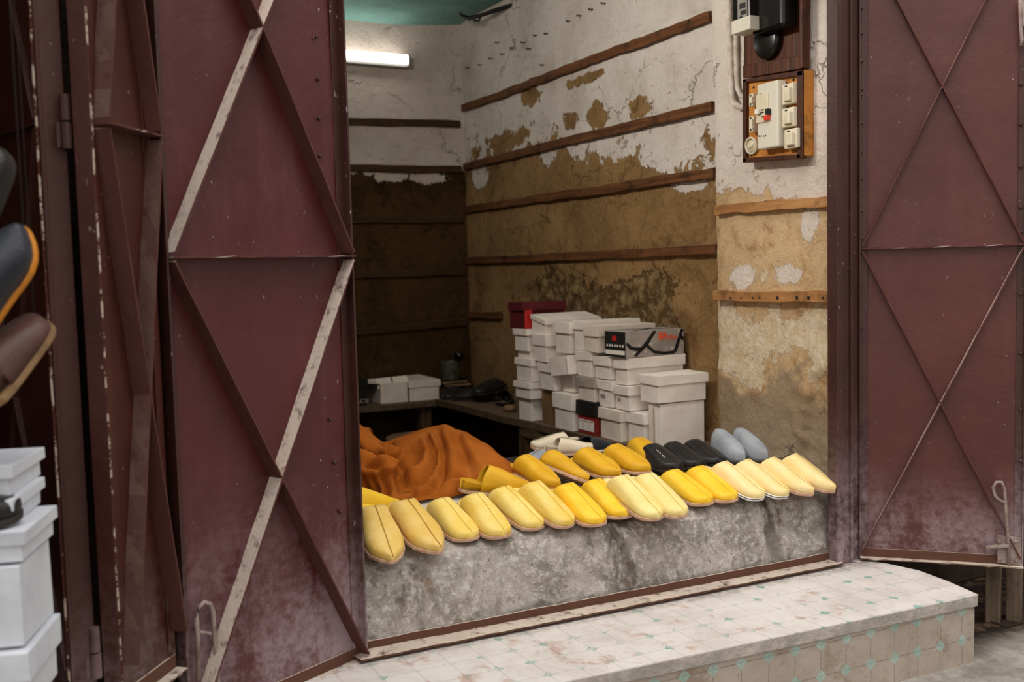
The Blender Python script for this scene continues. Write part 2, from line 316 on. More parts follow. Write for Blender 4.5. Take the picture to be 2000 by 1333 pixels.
LAMP_H = simple('lamp_housing', '#8e8b86', .5); WIRE = simple('black_wire', '#14100e', .6); STEEL = simple('dusty_steel', '#9a8880', .6, '#7a655c', 30, .5, .002, 90)
CAN_M = simple('stained_tin', '#5d5a4c', .5, '#2a281f', 30, .5); DARKCLOTH = simple('dark_scrap_leather', '#1c1410', .7, '#2b1f18', 12, .3, .004, 40)
NAIL = simple('nail_iron', '#1f1813', .6)
def robe_m():
    k = M('rust_orange_wool', .95, 0, .1); o = k.pos(); n = k.noise(o, 220, 4, .7); b = k.noise(o, 6, 5, .6)
    c = k.mix(k.step(b, .35, .68), '#9c5216', '#ad6224'); k.col(k.mix(k.math('MULTIPLY', n, .3), c, '#7a3c10'))
    k.bump(n, .002); return k.m
ROBE = robe_m(); SKIN = simple('skin', '#8a5a3c', .55, '#7d4e33', 9, .4); HAIR = simple('hair', '#15100d', .7)
def emit(name, c, s):
    k = M(name); k.b.inputs['Emission Color'].default_value = c; k.b.inputs['Emission Strength'].default_value = s; k.col(c); return k.m
TUBE = emit('lit_tube', (1, .97, .9, 1), 7.0)
# ------------------------------------------------------------------ mesh helpers
def BM(): return bmesh.new()
def box(bm, lo, hi, mat=None, jit=0):
    lo = Vector(lo); hi = Vector(hi)
    vs = []
    for x, y, z in ((0,0,0),(1,0,0),(1,1,0),(0,1,0),(0,0,1),(1,0,1),(1,1,1),(0,1,1)):
        v = Vector((hi.x if x else lo.x, hi.y if y else lo.y, hi.z if z else lo.z))
        if jit: v += Vector([random.uniform(-jit, jit) for _ in range(3)])
        vs.append(bm.verts.new(mat @ v if mat else v))
    for f in ((3,2,1,0),(4,5,6,7),(0,1,5,4),(1,2,6,5),(2,3,7,6),(3,0,4,7)): bm.faces.new([vs[i] for i in f])
    return vs
def beam(bm, a, b, w, h, up=(0, 0, 1), n=1, jit=0):
    """squared timber or bar from a to b: w across, h along up"""
    a = Vector(a); b = Vector(b); d = (b-a).normalized(); s = d.cross(Vector(up)).normalized(); u = s.cross(d)
    rings = []
    for i in range(n+1):
        c = a.lerp(b, i/n); r = []
        for sx, sy in ((-1,-1),(1,-1),(1,1),(-1,1)):
            j = Vector([random.uniform(-jit, jit) for _ in range(3)]) if jit else Vector()
            r.append(bm.verts.new(c + s*sx*w/2 + u*sy*h/2 + j))
        rings.append(r)
    for p, q in zip(rings, rings[1:]):
        for i in range(4): bm.faces.new((p[i], p[(i+1)%4], q[(i+1)%4], q[i]))
    bm.faces.new(rings[0][::-1]); bm.faces.new(rings[-1])
def tube(bm, pts, r, n=8, cap=True):
    pts = [Vector(p) for p in pts]; R = r if isinstance(r, (list, tuple)) else [r]*len(pts); rings = []
    ref = Vector((.31, .17, .93)).normalized()
    for i, p in enumerate(pts):
        d = (pts[min(i+1, len(pts)-1)] - pts[max(i-1, 0)]).normalized()
        s = d.cross(ref); s = s.normalized() if s.length > 1e-4 else d.orthogonal().normalized(); u = s.cross(d)
        rings.append([bm.verts.new(p + (s*math.cos(t) + u*math.sin(t))*R[i]) for t in [2*math.pi*k/n for k in range(n)]])
    for p, q in zip(rings, rings[1:]):
        for i in range(n): bm.faces.new((p[i], p[(i+1)%n], q[(i+1)%n], q[i]))
    if cap: bm.faces.new(rings[0][::-1]); bm.faces.new(rings[-1])
def lathe(bm, prof, c=(0, 0, 0), n=24, mat=None):
    c = Vector(c); rings = []
    for r, z in prof:
        rings.append([bm.verts.new((mat @ v if mat else v)) for v in [c + Vector((r*math.cos(2*math.pi*k/n), r*math.sin(2*math.pi*k/n), z)) for k in range(n)]])
    for p, q in zip(rings, rings[1:]):
        for i in range(n): bm.faces.new((p[i], p[(i+1)%n], q[(i+1)%n], q[i]))
    bm.faces.new(rings[0][::-1]); bm.faces.new(rings[-1])
def prism(bm, pts, off):
    off = Vector(off); a = [bm.verts.new(Vector(p)) for p in pts]; b = [bm.verts.new(Vector(p)+off) for p in pts]
    n = len(a); bm.faces.new(a[::-1]); bm.faces.new(b)
    for i in range(n): bm.faces.new((a[i], a[(i+1)%n], b[(i+1)%n], b[i]))
def gridsurf(bm, fn, nu, nv, close_v=False):
    g = [[bm.verts.new(fn(i/nu, j/nv)) for j in range(nv + (0 if close_v else 1))] for i in range(nu+1)]
    m_ = len(g[0])
    for i in range(nu):
        for j in range(m_ if close_v else m_-1):
            bm.faces.new((g[i][j], g[i+1][j], g[i+1][(j+1)%m_], g[i][(j+1)%m_]))
    return g
MATW = {}
def link(name, bm, mat, parent=None, smooth=False, bevel=0, world=True):
    bmesh.ops.recalc_face_normals(bm, faces=bm.faces)
    me = bpy.data.meshes.new(name)
    if parent is not None and world: bm.transform(MATW[parent.name].inverted())
    bm.to_mesh(me); bm.free(); me.materials.append(mat)
    o = bpy.data.objects.new(name, me); C.objects.link(o)
    if parent is not None: o.parent = parent; MATW[o.name] = MATW[parent.name] if world else MATW[parent.name]
    else: MATW[o.name] = Matrix()
    if smooth:
        for p in me.polygons: p.use_smooth = True
    if bevel:
        b = o.modifiers.new('bevel', 'BEVEL'); b.width = bevel; b.segments = 2; b.limit_method = 'ANGLE'
    return o
def thing(name, label, cat, loc=(0, 0, 0), rot=(0, 0, 0), group=None):
    o = bpy.data.objects.new(name, None); C.objects.link(o); o.location = loc; o.rotation_euler = rot
    o.empty_display_size = .05
    MATW[o.name] = Matrix.Translation(Vector(loc)) @ Euler(rot).to_matrix().to_4x4()
    return tag(o, label, cat, group)
def tag(o, label, cat, group=None):
    o['label'] = label; o['category'] = cat
    if group: o['group'] = group
    return o
def struct(name, bm, mat, smooth=False, bevel=0):
    o = link(name, bm, mat, None, smooth, bevel); o['kind'] = 'structure'; return o
def text(parent, s, size, loc, rot, mat, name='lettering', ext=.0004, align='CENTER', sx=1.0):
    cu = bpy.data.curves.new(name, 'FONT'); cu.body = s; cu.size = size; cu.extrude = ext; cu.align_x = align; cu.align_y = 'CENTER'
    tmp = bpy.data.objects.new('tmp', cu); C.objects.link(tmp); dg = bpy.context.evaluated_depsgraph_get()
    me = bpy.data.meshes.new_from_object(tmp.evaluated_get(dg)); bpy.data.objects.remove(tmp); bpy.data.curves.remove(cu)
    me.materials.clear(); me.materials.append(mat); o = bpy.data.objects.new(name, me); C.objects.link(o); o.parent = parent
    o.location = loc; o.rotation_euler = rot; o.scale = (sx, 1, 1); return o
def fbm(p, s, o=4): return mnoise.fractal(Vector(p)*s, 1.0, 2.0, o)
# ================================================================== the setting
def zstep(x): return .222 + (2.76-x)*.0135
def slab(name, lo, hi, mat): b = BM(); box(b, lo, hi); return struct(name, b, mat)
bm = BM(); gridsurf(bm, lambda u, v: Vector((-3+9*u, -2.5+5.25*v, -.004+.006*fbm((-3+9*u, 5*v, 0), 3))), 60, 40); box(bm, (-3, -2.5, -.2), (6, 2.75, -.03))
struct('ground', bm, PAVE, True)
slab('floor', (.3, 2.95, .05), (2.9, 6.0, .20), FLOOR_M)
# right-hand inner wall, with the fallen patch above the boxes
pa = PX(1150, 585, 2.7); HOLE = [(PX(a, b, 2.7).y, PX(a, b, 2.7).z) for a, b in ((1085, 552), (1150, 560), (1215, 590), (1040, 585), (1240, 625), (1130, 610), (1342, 560))]
def wr(u, v):
    y = 3.26+2.62*u; z = .05+2.85*v; d = .006*fbm((0, y, z), 2.2) + .003*fbm((5, y, z), 9)
    hd = min(math.hypot((y-a)*.8, z-b) for a, b in HOLE) + .05*fbm((2, y, z), 7)
    d += .020*max(0, min(1, (.10-hd)/.02)) + (.012*fbm((8, y, z), 14) if hd < .1 else 0)
    return Vector((2.70 + d + .02*max(0, z-2.6), y, z))
bm = BM(); gridsurf(bm, wr, 150, 160); box(bm, (2.76, 3.26, 0), (3.0, 6.1, 2.95)); struct('wall_right', bm, W_RIGHT, True)
def wb(u, v):
    x = .35+2.41*u; z = .05+2.85*v; return Vector((x, 5.85 + .006*fbm((x, 3, z), 2.2) + .003*fbm((x, 9, z), 9), z))
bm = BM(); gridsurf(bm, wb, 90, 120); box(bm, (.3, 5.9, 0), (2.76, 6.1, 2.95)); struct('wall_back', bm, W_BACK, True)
slab('wall_left', (.1, 2.66, 0), (.40, 6.0, 2.95), W_SIDE)
def ce(u, v):
    x = .3+2.6*u; y = 2.7+3.3*v
    return Vector((x, y, 2.845 + .01*fbm((x, y, 0), 2) + .035*max(0, (x-2.3)/.4)**2 - .02*max(0, (y-5.7)/.2)**2))
bm = BM(); gridsurf(bm, ce, 40, 50); box(bm, (.1, 2.6, 2.93), (3.1, 6.1, 3.1)); struct('ceiling', bm, W_CEIL, True)
# pier between the inner wall and the shutter frame
PROF = [(2.70, 2.645), (2.665, 2.642), (2.654, 2.655), (2.650, 2.68), (2.652, 2.80), (2.652, 2.92), (2.652, 3.04), (2.652, 3.16), (2.653, 3.26), (2.660, 3.29), (2.685, 3.302), (2.74, 3.302)]
def pier(u, v):
    t = u*(len(PROF)-1); i = min(int(t), len(PROF)-2); f = t-i
    x = PROF[i][0]*(1-f)+PROF[i+1][0]*f; y = PROF[i][1]*(1-f)+PROF[i+1][1]*f; z = .40+2.5*v
    d = .006*fbm((1, y, z), 3) + .004*fbm((6, y, z), 11)
    if z < .95: d += .030*max(0, min(1, (2.80 + .10*fbm((3, y, z), 6) + .15*(.72-z) - y)/.05))*max(0, min(1, (.92-z)/.06)) + (.008*fbm((3, y, z), 22) if y < 2.85 else 0)
    lean = -.02*max(0, (z-1.3))/1.2 if y > 3.2 else 0
    return Vector((x + d, y - lean, z))
bm = BM(); gridsurf(bm, pier, 110, 220); box(bm, (2.70, 2.66, 0), (2.9, 3.29, 2.9)); struct('wall_pier', bm, W_PIER, True)
# building front
bm = BM(); box(bm, (-3, 2.62, 2.47), (6, 2.95, 4.2)); box(bm, (2.80, 2.70, 0), (6, 3.2, 2.5)); box(bm, (-3, 2.64, 0), (.80, 2.95, 2.5))
struct('wall_front', bm, W_FRONT)
b = BM(); prism(b, [(-3, 1.55, 2.76), (.10, 1.55, 2.76), (.10, 2.60, 2.92), (-3, 2.60, 2.92)], (0, 0, .05)); tag(link('added_shade_board', b, W_FRONT), 'unseen board added above the left to shade the far shutters', 'shade board')  # out-of-view board added only to darken the left shutters
slab('added_light_block', (-.42, 1.70, 0), (-.34, 2.63, 2.74), W_FRONT)  # unseen screen added to keep light from the left off the shutters
# low concrete sill in the opening: worn front, top sloping up into the shop
SP = [(2.628, .18), (2.630, .26), (2.642, .36), (2.657, .42), (2.674, .452), (2.697, .473), (2.73, .487), (2.79, .507), (2.90, .540), (3.02, .560), (3.14, .572), (3.17, .565), (3.18, .50), (3.18, .15)]
def sill(u, v):
    t = v*(len(SP)-1); i = min(int(t), len(SP)-2); f = t-i; x = .80+1.86*u
    y = SP[i][0]*(1-f)+SP[i+1][0]*f; z = SP[i][1]*(1-f)+SP[i+1][1]*f
    n = .016*fbm((x, 1, z+y), 3.2) + .006*fbm((x, 4, z+y), 13) + .0025*fbm((x, 7, z+y), 40)
    k = max(0, min(1, (t-3.2)/3))
    return Vector((x, y + n*(1-k), z + n*.6*k))
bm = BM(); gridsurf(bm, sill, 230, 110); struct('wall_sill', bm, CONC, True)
def sill_z(y):
    for (a, b), (c, d) in zip(SP[4:], SP[5:]):
        if a <= y <= c: return b + (d-b)*(y-a)/(c-a)
    return .452 if y < 2.7 else .572
# step of tiles in front
bm = BM(); out = [(-1.2, 2.225), (1.321, 2.175), (2.766, 2.124), (2.800, 2.27), (2.815, 2.40), (2.79, 2.50), (2.745, 2.62), (-1.2, 2.62)]
def poly(bm, pts, z0f, z1f):
    a = [bm.verts.new((x, y, z0f(x))) for x, y in pts]; b = [bm.verts.new((x, y, z1f(x))) for x, y in pts]; n = len(a)
    bm.faces.new(a[::-1]); bm.faces.new(b)
    for i in range(n): bm.faces.new((a[i], a[(i+1) % n], b[(i+1) % n], b[i]))
poly(bm, out, lambda x: zstep(x)-.004, zstep); st = struct('floor_step', bm, T_TOP)
bm = BM(); poly(bm, [(x, y+.0004) for x, y in out], lambda x: zstep(x)-.040, lambda x: zstep(x)-.003); struct('trim_1', bm, T_SLAB, bevel=.004)
bm = BM(); poly(bm, [(x-(.008 if x > 2.7 else 0), y+.008) for x, y in out], lambda x: -.05, lambda x: zstep(x)-.040); struct('wall_step', bm, T_FACE)
# threshold angle iron
bm = BM(); tl, tr_, ml, mr = PY(705, 1256, 2.612), PY(1646, 1075, 2.612), PY(705, 1271, 2.612), PY(1646, 1089, 2.612)
ext = lambda p, q_: p + (p-q_)*.02
tl, ml, tr_, mr = ext(tl, tr_), ext(ml, mr), tr_, mr
def strip(bm, a, b, c, d, off, n=50, j=.0011):
    r = []
    for i in range(n+1):
        f = i/n; w_ = Vector((random.uniform(-j, j), random.uniform(-j, j), random.uniform(-j, j))); p = a.lerp(b, f)+w_; q_ = c.lerp(d, f)+w_; o_ = Vector(off)
        r.append([bm.verts.new(p), bm.verts.new(q_), bm.verts.new(q_+o_), bm.verts.new(p+o_)])
    for p, q_ in zip(r, r[1:]):
        for k in range(4): bm.faces.new((p[k], p[(k+1) % 4], q_[(k+1) % 4], q_[k]))
    bm.faces.new(r[0][::-1]); bm.faces.new(r[-1])
strip(bm, tl, tr_, ml, mr, (0, .006, 0)); fl_, fr_ = PZ(705, 1290, ml.z), PZ(1646, 1101, mr.z)
strip(bm, ml, mr, fl_, fr_, (0, 0, -.006))
th = struct('trim_2', bm, RUST_D)
# right-hand steel jamb, three stepped sections
bm = BM(); box(bm, (2.604, 2.572, .225), (2.634, 2.62, 2.5)); box(bm, (2.634, 2.588, .225), (2.69, 2.64, 2.5)); box(bm, (2.676, 2.578, .225), (2.686, 2.60, 2.5)); box(bm, (2.69, 2.604, .225), (2.80, 2.71, 2.5))
box(bm, (.72, 2.61, .225), (.80, 2.66, 2.5)); box(bm, (.72, 2.61, 2.44), (2.74, 2.66, 2.5)); struct('trim_3', bm, IRON_D, bevel=.002)

# ================================================================== steel shutters
def plane_hit(px, py, p0, n): v = ray(px, py); return CP + v*((Vector(p0)-CP).dot(n)/v.dot(n))
def leaf(label, org, ang, W, z0, zmid, z1, panel_m, frame_m, bar_m, half, depth=.03, back=False, flange=.03):
    t = thing('metal_shutter', label, 'shutter', (org[0], org[1], z0), (0, 0, ang))
    m_ = zmid-z0; Hh = z1-z0; s = -1
    b = BM(); sd = random.uniform(0, 9)
    def pn(u, v): return Vector((W*u, .0035*fbm((W*u+sd, 0, Hh*v), 2.5), Hh*v))
    gridsurf(b, pn, 24, 80); g = list(b.verts); gridsurf(b, lambda u, v: pn(u, v)+Vector((0, .004, 0)), 24, 80)
    link('panel', b, panel_m, t, True, world=False)
    for x in (0, W):
        b = BM(); sx = -.002 if x == 0 else .002
        box(b, (x-.003, -flange, 0), (x+.003, .006, Hh)); box(b, (x-.003 if x == 0 else x-.026, -.004, 0), (x+.026 if x == 0 else x+.003, .0, Hh))
        link('stile', b, frame_m, t, world=False, bevel=.001)
    b = BM(); beam(b, (0, -.016, .002), (W, -.016, .002), .036, .004, n=20, jit=.0012); beam(b, (0, -.003, .018), (W, -.003, .018), .004, .034); link('bottom_rail', b, RUST_D, t, world=False)
    b = BM(); box(b, (0, -.03, Hh-.03), (W, .0, Hh)); link('top_rail', b, frame_m, t, world=False)
    def bar(x0, za, x1, zb, nm='brace'):
        b = BM(); beam(b, (x0, -depth/2, za), (x1, -depth/2, zb), .0045, depth, up=(0, -1, 0), n=16, jit=.0008); link(nm, b, bar_m, t, world=False)
    bar(.004, m_, W-.004, m_, 'cross_bar')
    e = .008
    bar(e, m_-.01, W-e, m_-half+.01); bar(W-e, m_-.01, e, m_-half+.01)
    zt = min(m_+half, Hh-.03); k = (zt-m_)/half
    bar(e, m_+.01, e+(W-2*e)*k, m_+(half-.01)*k); bar(W-e, m_+.01, W-e-(W-2*e)*k, m_+(half-.01)*k)
    return t
RO = Vector((2.745, 2.602, 0)); RE = Vector((3.125, 2.228, 0)); RA = math.atan2(RE.y-RO.y, RE.x-RO.x); RW = (RE-RO).length
t_r = leaf('dark red metal shutter open at the right, with thin cross braces and a foot bolt', (RO.x, RO.y), RA, RW, .232, 1.352, 2.46, DOOR_R, IRON_D, BAR_R, 1.10, .022, flange=.012)
LO = Vector((.326, 2.350, 0)); LE = Vector((.837, 2.602, 0)); LA = math.atan2(LE.y-LO.y, LE.x-LO.x); LW = (LE-LO).length
t_l = leaf('large dark red metal shutter left of the yellow slippers, its thick braces white with dust', (LO.x, LO.y), LA, LW, .245, 1.357, 2.46, DOOR_L, IRON_D, BAR_L, 1.10, .046, flange=.030)
BO = Vector((.180, 2.164, 0)); BA = math.atan2(.79, .61)
t_b = leaf('narrow brown metal shutter seen nearly edge-on, with a pale dusty brace, beside the large shutter', (BO.x, BO.y), BA, .215, .42, 1.622, 2.6, DOOR_D, DOOR_D, BAR_L, 1.12, .040, flange=.004)
AO = Vector((.092, 2.197, 0))
AD = Vector((-.31, .95, 0)).normalized(); AE = AO + AD*.42
t_a = leaf('very dark metal shutter at the far left, turned away behind the hanging shoes', (AE.x, AE.y), math.atan2(-AD.y, -AD.x), .42, .42, 1.622, 2.6, DOOR_D, DOOR_D, IRON_D, 1.12, .012, flange=.004)
def postp(t, a, b, z0, z1, mat, nm):
    bm = BM(); a = Vector((*a, 0)); b = Vector((*b, 0)); d = (b-a).normalized(); n = Vector((-d.y, d.x, 0))*.004
    pts = [a, b, b+n, a+n]; prism(bm, [(p.x, p.y, z0) for p in pts], (0, 0, z1-z0)); link(nm, bm, mat, t, bevel=.001)
postp(t_b, (.184, 2.160), (.152, 2.178), .42, 2.6, DOOR_D, 'edge_flange')
postp(t_a, (.086, 2.196), (.139, 2.206), .42, 2.6, DOOR_D, 'edge_flange')
for t, a in ((t_b, (.1835, 2.1585)), (t_a, (.0855, 2.1945))):
    bm = BM(); tube(bm, [(a[0]+random.uniform(-.0006, .0006), a[1], .42+2.18*i/60) for i in range(61)], .0026, 6); link('chipped_edge', bm, EDGE_W, t)
def hinge(t, p, r, h):
    b = BM(); tube(b, [p+Vector((0, 0, -h/2)), p+Vector((0, 0, -.002))], r, 10); tube(b, [p+Vector((0, 0, .002)), p+Vector((0, 0, h/2))], r*.92, 10)
    box(b, p+Vector((-r*1.6, -.001, -h*.48)), p+Vector((r*.4, .006, -.003))); link('hinge', b, IRON_D, t, False)
for (px, y0, y1) in ((128, 185, 290), (186, 1225, 1325)):
    p = PW(px, (y0+y1)/2, 1.975); hinge(t_a, p, .011, (y1-y0)/FOC*1.975)
p = PW(307, 537, 2.27); hinge(t_l, p, .008, .06)
# rivets along the right shutter
nR = Vector((RE.y-RO.y, -(RE.x-RO.x), 0)).normalized()
def rivet(t, px, py, r=.006):
    p = plane_hit(px, py, RO, nR); b = BM(); q = p + nR*.006
    lathe(b, [(r, -.004), (r*.9, .003), (r*.5, .006)], (0, 0, 0), 10, Matrix.Translation(q) @ nR.to_track_quat('Z', 'Y').to_matrix().to_4x4()); link('rivet', b, IRON_D, t, True)
for y in (17, 66, 120, 175, 186, 241, 297, 350, 412, 466, 560, 640, 735, 830): rivet(t_r, 1682, y)
for y in (165, 243, 326, 405, 453, 575, 690, 800, 900): rivet(t_r, 1993, y, .007)
# bolt at the foot of the right shutter
def onR(px, py, off=.02): return plane_hit(px, py, RO+nR*off, nR)
bm = BM(); q = [onR(1947, 1045, .008), onR(1994, 1050, .008), onR(1994, 1104, .008), onR(1947, 1099, .008)]; prism(bm, q, nR*.008); bp = link('bolt_plate', bm, STEEL, t_r, bevel=.002)
bm = BM(); tube(bm, [onR(a, b_, .022) for a, b_ in ((1966, 984), (1950, 976), (1943, 968), (1940, 952), (1946, 942), (1956, 942), (1962, 955), (1965, 1000), (1968, 1040), (1971, 1108))], .0055, 8); link('sliding_bolt', bm, STEEL, t_r, True)
for a, b_ in ((1952, 1059), (1984, 1059), (1952, 1093), (1985, 1096)):
    bm = BM(); q = onR(a, b_, .017); lathe(bm, [(.007, -.003), (.007, .003), (.004, .005)], (0, 0, 0), 10, Matrix.Translation(q) @ nR.to_track_quat('Z', 'Y').to_matrix().to_4x4()); link('screw', bm, STEEL, bp, True)
bm = BM(); beam(bm, onR(1970, 1066, .02), onR(1925, 1070, .02), .010, .022, up=nR); link('bolt_catch', bm, STEEL, t_r, bevel=.002)
bm = BM(); tube(bm, [onR(1992, 0, .02), onR(1993, 40, .02), onR(1996, 78, .02), onR(1994, 90, .02)], .006, 8); tube(bm, [onR(1996, -10, .02), onR(1998, 50, .02), onR(2003, 50, .02)], .005, 8); link('upper_bolt', bm, STEEL, t_r, True)
# drop bolt on the big left shutter
nL = Vector((LE.y-LO.y, -(LE.x-LO.x), 0)).normalized()
def onL(px, py, off=.02): return plane_hit(px, py, LO+nL*off, nL)
bm = BM(); tube(bm, [onL(a, b_, .015) for a, b_ in ((388, 1330), (386, 1240), (384, 1210), (388, 1186), (398, 1177), (410, 1180), (416, 1196), (418, 1230), (426, 1333), (428, 1370))], .0055, 8); db = link('drop_bolt', bm, STEEL, t_l, True)
bm = BM(); beam(bm, onL(390, 1234, .018), onL(412, 1238, .018), .006, .006); link('bolt_pin', bm, STEEL, db)
for px, py in ((628, 72), (632, 155), (634, 232), (636, 305), (642, 392), (655, 820), (664, 905), (675, 1000)):
    bm = BM(); q = onL(px-10, py, .006); lathe(bm, [(.005, -.003), (.004, .004)], (0, 0, 0), 8, Matrix.Translation(q) @ nL.to_track_quat('Z', 'Y').to_matrix().to_4x4()); link('weld_stud', bm, IRON_D, t_l, True)

# ================================================================== battens
def batten(label, a, b, mat, th=.022, h=.043, n=40, jit=.0028, axis='y', sag=0, grp=None):
    a = Vector(a); b = Vector(b); bm = BM(); rings = []
    d = (b-a).normalized(); s = d.cross(Vector((0, 0, 1))).normalized()
    for i in range(n+1):
        f = i/n; c = a.lerp(b, f) + Vector((0, 0, .006*fbm((f*4, a.z*7, a.y), 1) + sag*math.sin(math.pi*f))); r = []
        for sx, sy in ((-1,-1),(1,-1),(1,1),(-1,1)):
            r.append(bm.verts.new(c + s*sx*th/2 + Vector((0, 0, sy*h/2 + random.uniform(-jit, jit))) + s*random.uniform(-jit, jit)*.5))
        rings.append(r)
    for p, q in zip(rings, rings[1:]):
        for i in range(4): bm.faces.new((p[i], p[(i+1) % 4], q[(i+1) % 4], q[i]))
    bm.faces.new(rings[0][::-1]); bm.faces.new(rings[-1])
    o = link('wooden_batten', bm, mat, None, bevel=.003); return tag(o, label, 'batten', grp)
xb = 2.684
def bz(px, py): p = PX(px, py, xb-.012); return (xb, p.y, p.z)
G1 = 'battens on the inner right wall'
batten('long top wooden batten on the inner right wall, above a bare brown plaster patch', bz(1383, 30), bz(1032, 162), BAT_R, grp=G1)
batten('short dark batten running into the back corner, end to end with the long top batten', bz(1029, 165), (xb, 5.825, bz(906, 209)[2]), BAT_R, n=10, grp=G1)
batten('second batten down on the inner right wall, where white plaster gives way to brown', bz(1388, 207), (xb, 5.825, bz(912, 324)[2]), BAT_R, grp=G1)
batten('third batten down on the inner right wall, a white flake under its near end', bz(1391, 337), (xb, 5.825, bz(917, 409)[2]), BAT_R, grp=G1)
batten('lowest long batten on the inner right wall, above the cracked hollow and box stack', bz(1396, 488), (xb, 5.825, bz(921, 509)[2]), BAT_R, grp=G1)
batten('short batten stub on the inner right wall left of the dark maroon box', (xb, PX(978, 617, xb).y, bz(978, 617)[2]), (xb, 5.82, bz(978, 617)[2]-.01), BAT_R, n=6, grp=G1)
G2 = 'battens on the back wall'
for i, ((y0, y1), lab) in enumerate(zip(((237, 243), (327, 331), (428, 428), (540, 531), (652, 630)),
    ('top batten on the back wall, on white plaster under the lit tube lamp', 'second batten on the back wall, at the lower edge of the white plaster',
     'third batten on the back wall, on dark brown plaster', 'fourth batten down the back wall, halfway between lamp and cartons',
     'lowest batten on the back wall, sloping just above the cartons and tin can'))):
    p = PY(660, y0, 5.825); q = PY(915, y1, 5.825); f = (q.z-p.z)/(q.x-p.x)
    batten(lab, (.80, 5.832, p.z+f*(.80-p.x)), (2.665, 5.832, q.z), BAT_B, n=20, axis='x', grp=G2)
G3 = 'battens on the pier'
p = PX(1396, 411, 2.63); q = PX(1621, 394, 2.63); batten('upper pale wooden batten on the pier, below the fuse board', (2.640, p.y, p.z), (2.640, q.y, q.z), BAT_P, .024, .040, 10, grp=G3)
p = PX(1394, 578, 2.625); q = PX(1622, 581, 2.625); lowb = batten('lower pale wooden batten on the pier with a row of nail holes', (2.636, p.y, p.z), (2.636, q.y, q.z), BAT_P, .034, .042, 10, grp=G3)
for k in (1426, 1447, 1470, 1483, 1518, 1556, 1579, 1607):
    p = PX(k, 582, 2.617); bm = BM(); tube(bm, [p+Vector((.003, 0, 0)), p-Vector((.0015, 0, 0))], .006 if k in (1518, 1556, 1579) else .0035, 8); link('nail_hole', bm, NAIL, lowb)

for cx, cy in ((790, 375), (860, 360), (920, 325), (985, 300), (1040, 265), (1100, 235), (1135, 270), (1170, 195), (1230, 185), (1355, 115), (1415, 85), (1480, 50), (1550, 15), (1210, 360), (955, 235)):
    p = PX(640+cx*.35, cy*.35, 2.70); bm = BM(); tube(bm, [p+Vector((.02, 0, 0)), p+Vector((-.022, 0, -.004))], .0028, 6); tube(bm, [p+Vector((-.022, 0, -.004)), p+Vector((-.025, 0, -.0045))], .006, 8)
    tag(link('nail', bm, NAIL), 'small old nail sticking out of the upper inner right wall', 'nail', 'old nails in the right wall')
# ================================================================== lamp and wires
t = thing('tube_lamp', 'lit fluorescent tube lamp on the back wall below the turquoise ceiling', 'lamp', (1.6, 5.83, 2.60))
zl = PY(797, 121, 5.79).z; xl = PY(797, 121, 5.79).x
bm = BM(); box(bm, (.95, 5.785, zl-.035), (xl, 5.84, zl-.006)); link('housing', bm, LAMP_H, t, bevel=.004)
bm = BM(); tube(bm, [(.97, 5.775, zl+.010), (xl-.012, 5.775, zl+.010)], .027, 16); link('tube', bm, TUBE, t, True)
bm = BM(); box(bm, (xl-.012, 5.745, zl-.032), (xl+.002, 5.84, zl+.036)); box(bm, (xl, 5.78, zl-.008), (xl+.012, 5.81, zl+.022)); link('end_cap', bm, LAMP_H, t, bevel=.004)
bm = BM(); tube(bm, [(1.905, 5.60, 2.86), (1.89, 5.72, 2.85), (1.882, 5.80, 2.83), (1.89, 5.83, 2.78), (1.90, 5.832, 2.70), (1.91, 5.82, zl+.03)], .005, 6)
tag(link('lamp_wire', bm, WIRE, None, True), 'thin dark wire running down from the ceiling to the tube lamp', 'wire')
bm = BM(); tube(bm, [(2.85, 5.0, 2.835), (2.74, 5.12, 2.83), (2.66, 5.25, 2.815), (2.60, 5.35, 2.80), (2.56, 5.44, 2.80), (2.545, 5.50, 2.83), (2.55, 5.54, 2.855)], [.010, .012, .014, .012, .014, .008, .005], 7)
tube(bm, [(2.60, 5.35, 2.80), (2.60, 5.38, 2.775), (2.585, 5.42, 2.785)], .007, 6)
tag(link('ceiling_cable', bm, WIRE, None, True), 'knotted black cable hanging under the ceiling near the back corner', 'cable')

# ================================================================== electrics on the pier
def pp(px, py, x=2.60): v = PX(px, py, x); return v
def quadbox(bm, x0, x1, p):              # a board seen from the shop side: corner rays at its front face, depth x0 (front) .. x1 (back)
    a = [bm.verts.new((x0, q.y, q.z)) for q in p]; b = [bm.verts.new((x1, q.y, q.z)) for q in p]; n = len(a)
    bm.faces.new(a); bm.faces.new(b[::-1])
    for i in range(n): bm.faces.new((a[i], a[(i+1) % n], b[(i+1) % n], b[i]))
XF = 2.612
def corners(l, tl, bl, r, tr, br, x): return [PX(l, tl, x), PX(r, tr, x), PX(r, br, x), PX(l, bl, x)]
mb = thing('meter_cabinet', 'dark brown wooden meter board with a black electricity meter, top of the pier', 'meter board', (2.65, 2.95, 1.9))
bm = BM(); quadbox(bm, XF, 2.655, corners(1452, -60, 150, 1566, -80, 134, XF)); link('board', bm, MET_W, mb, bevel=.004)
bm = BM(); quadbox(bm, XF-.010, XF, corners(1452, 128, 154, 1566, 108, 135, XF-.006)); link('lower_rail', bm, MET_W, mb, bevel=.003)
bm = BM(); quadbox(bm, XF-.018, XF+.02, corners(1568, -80, 133, 1574, -80, 133, XF)); link('side_rail', bm, MET_W, mb, bevel=.003)
c = PX(1500, 60, XF); 
bm = BM(); q0 = PX(1474, 30, XF-.05); q1 = PX(1532, 80, XF-.02)
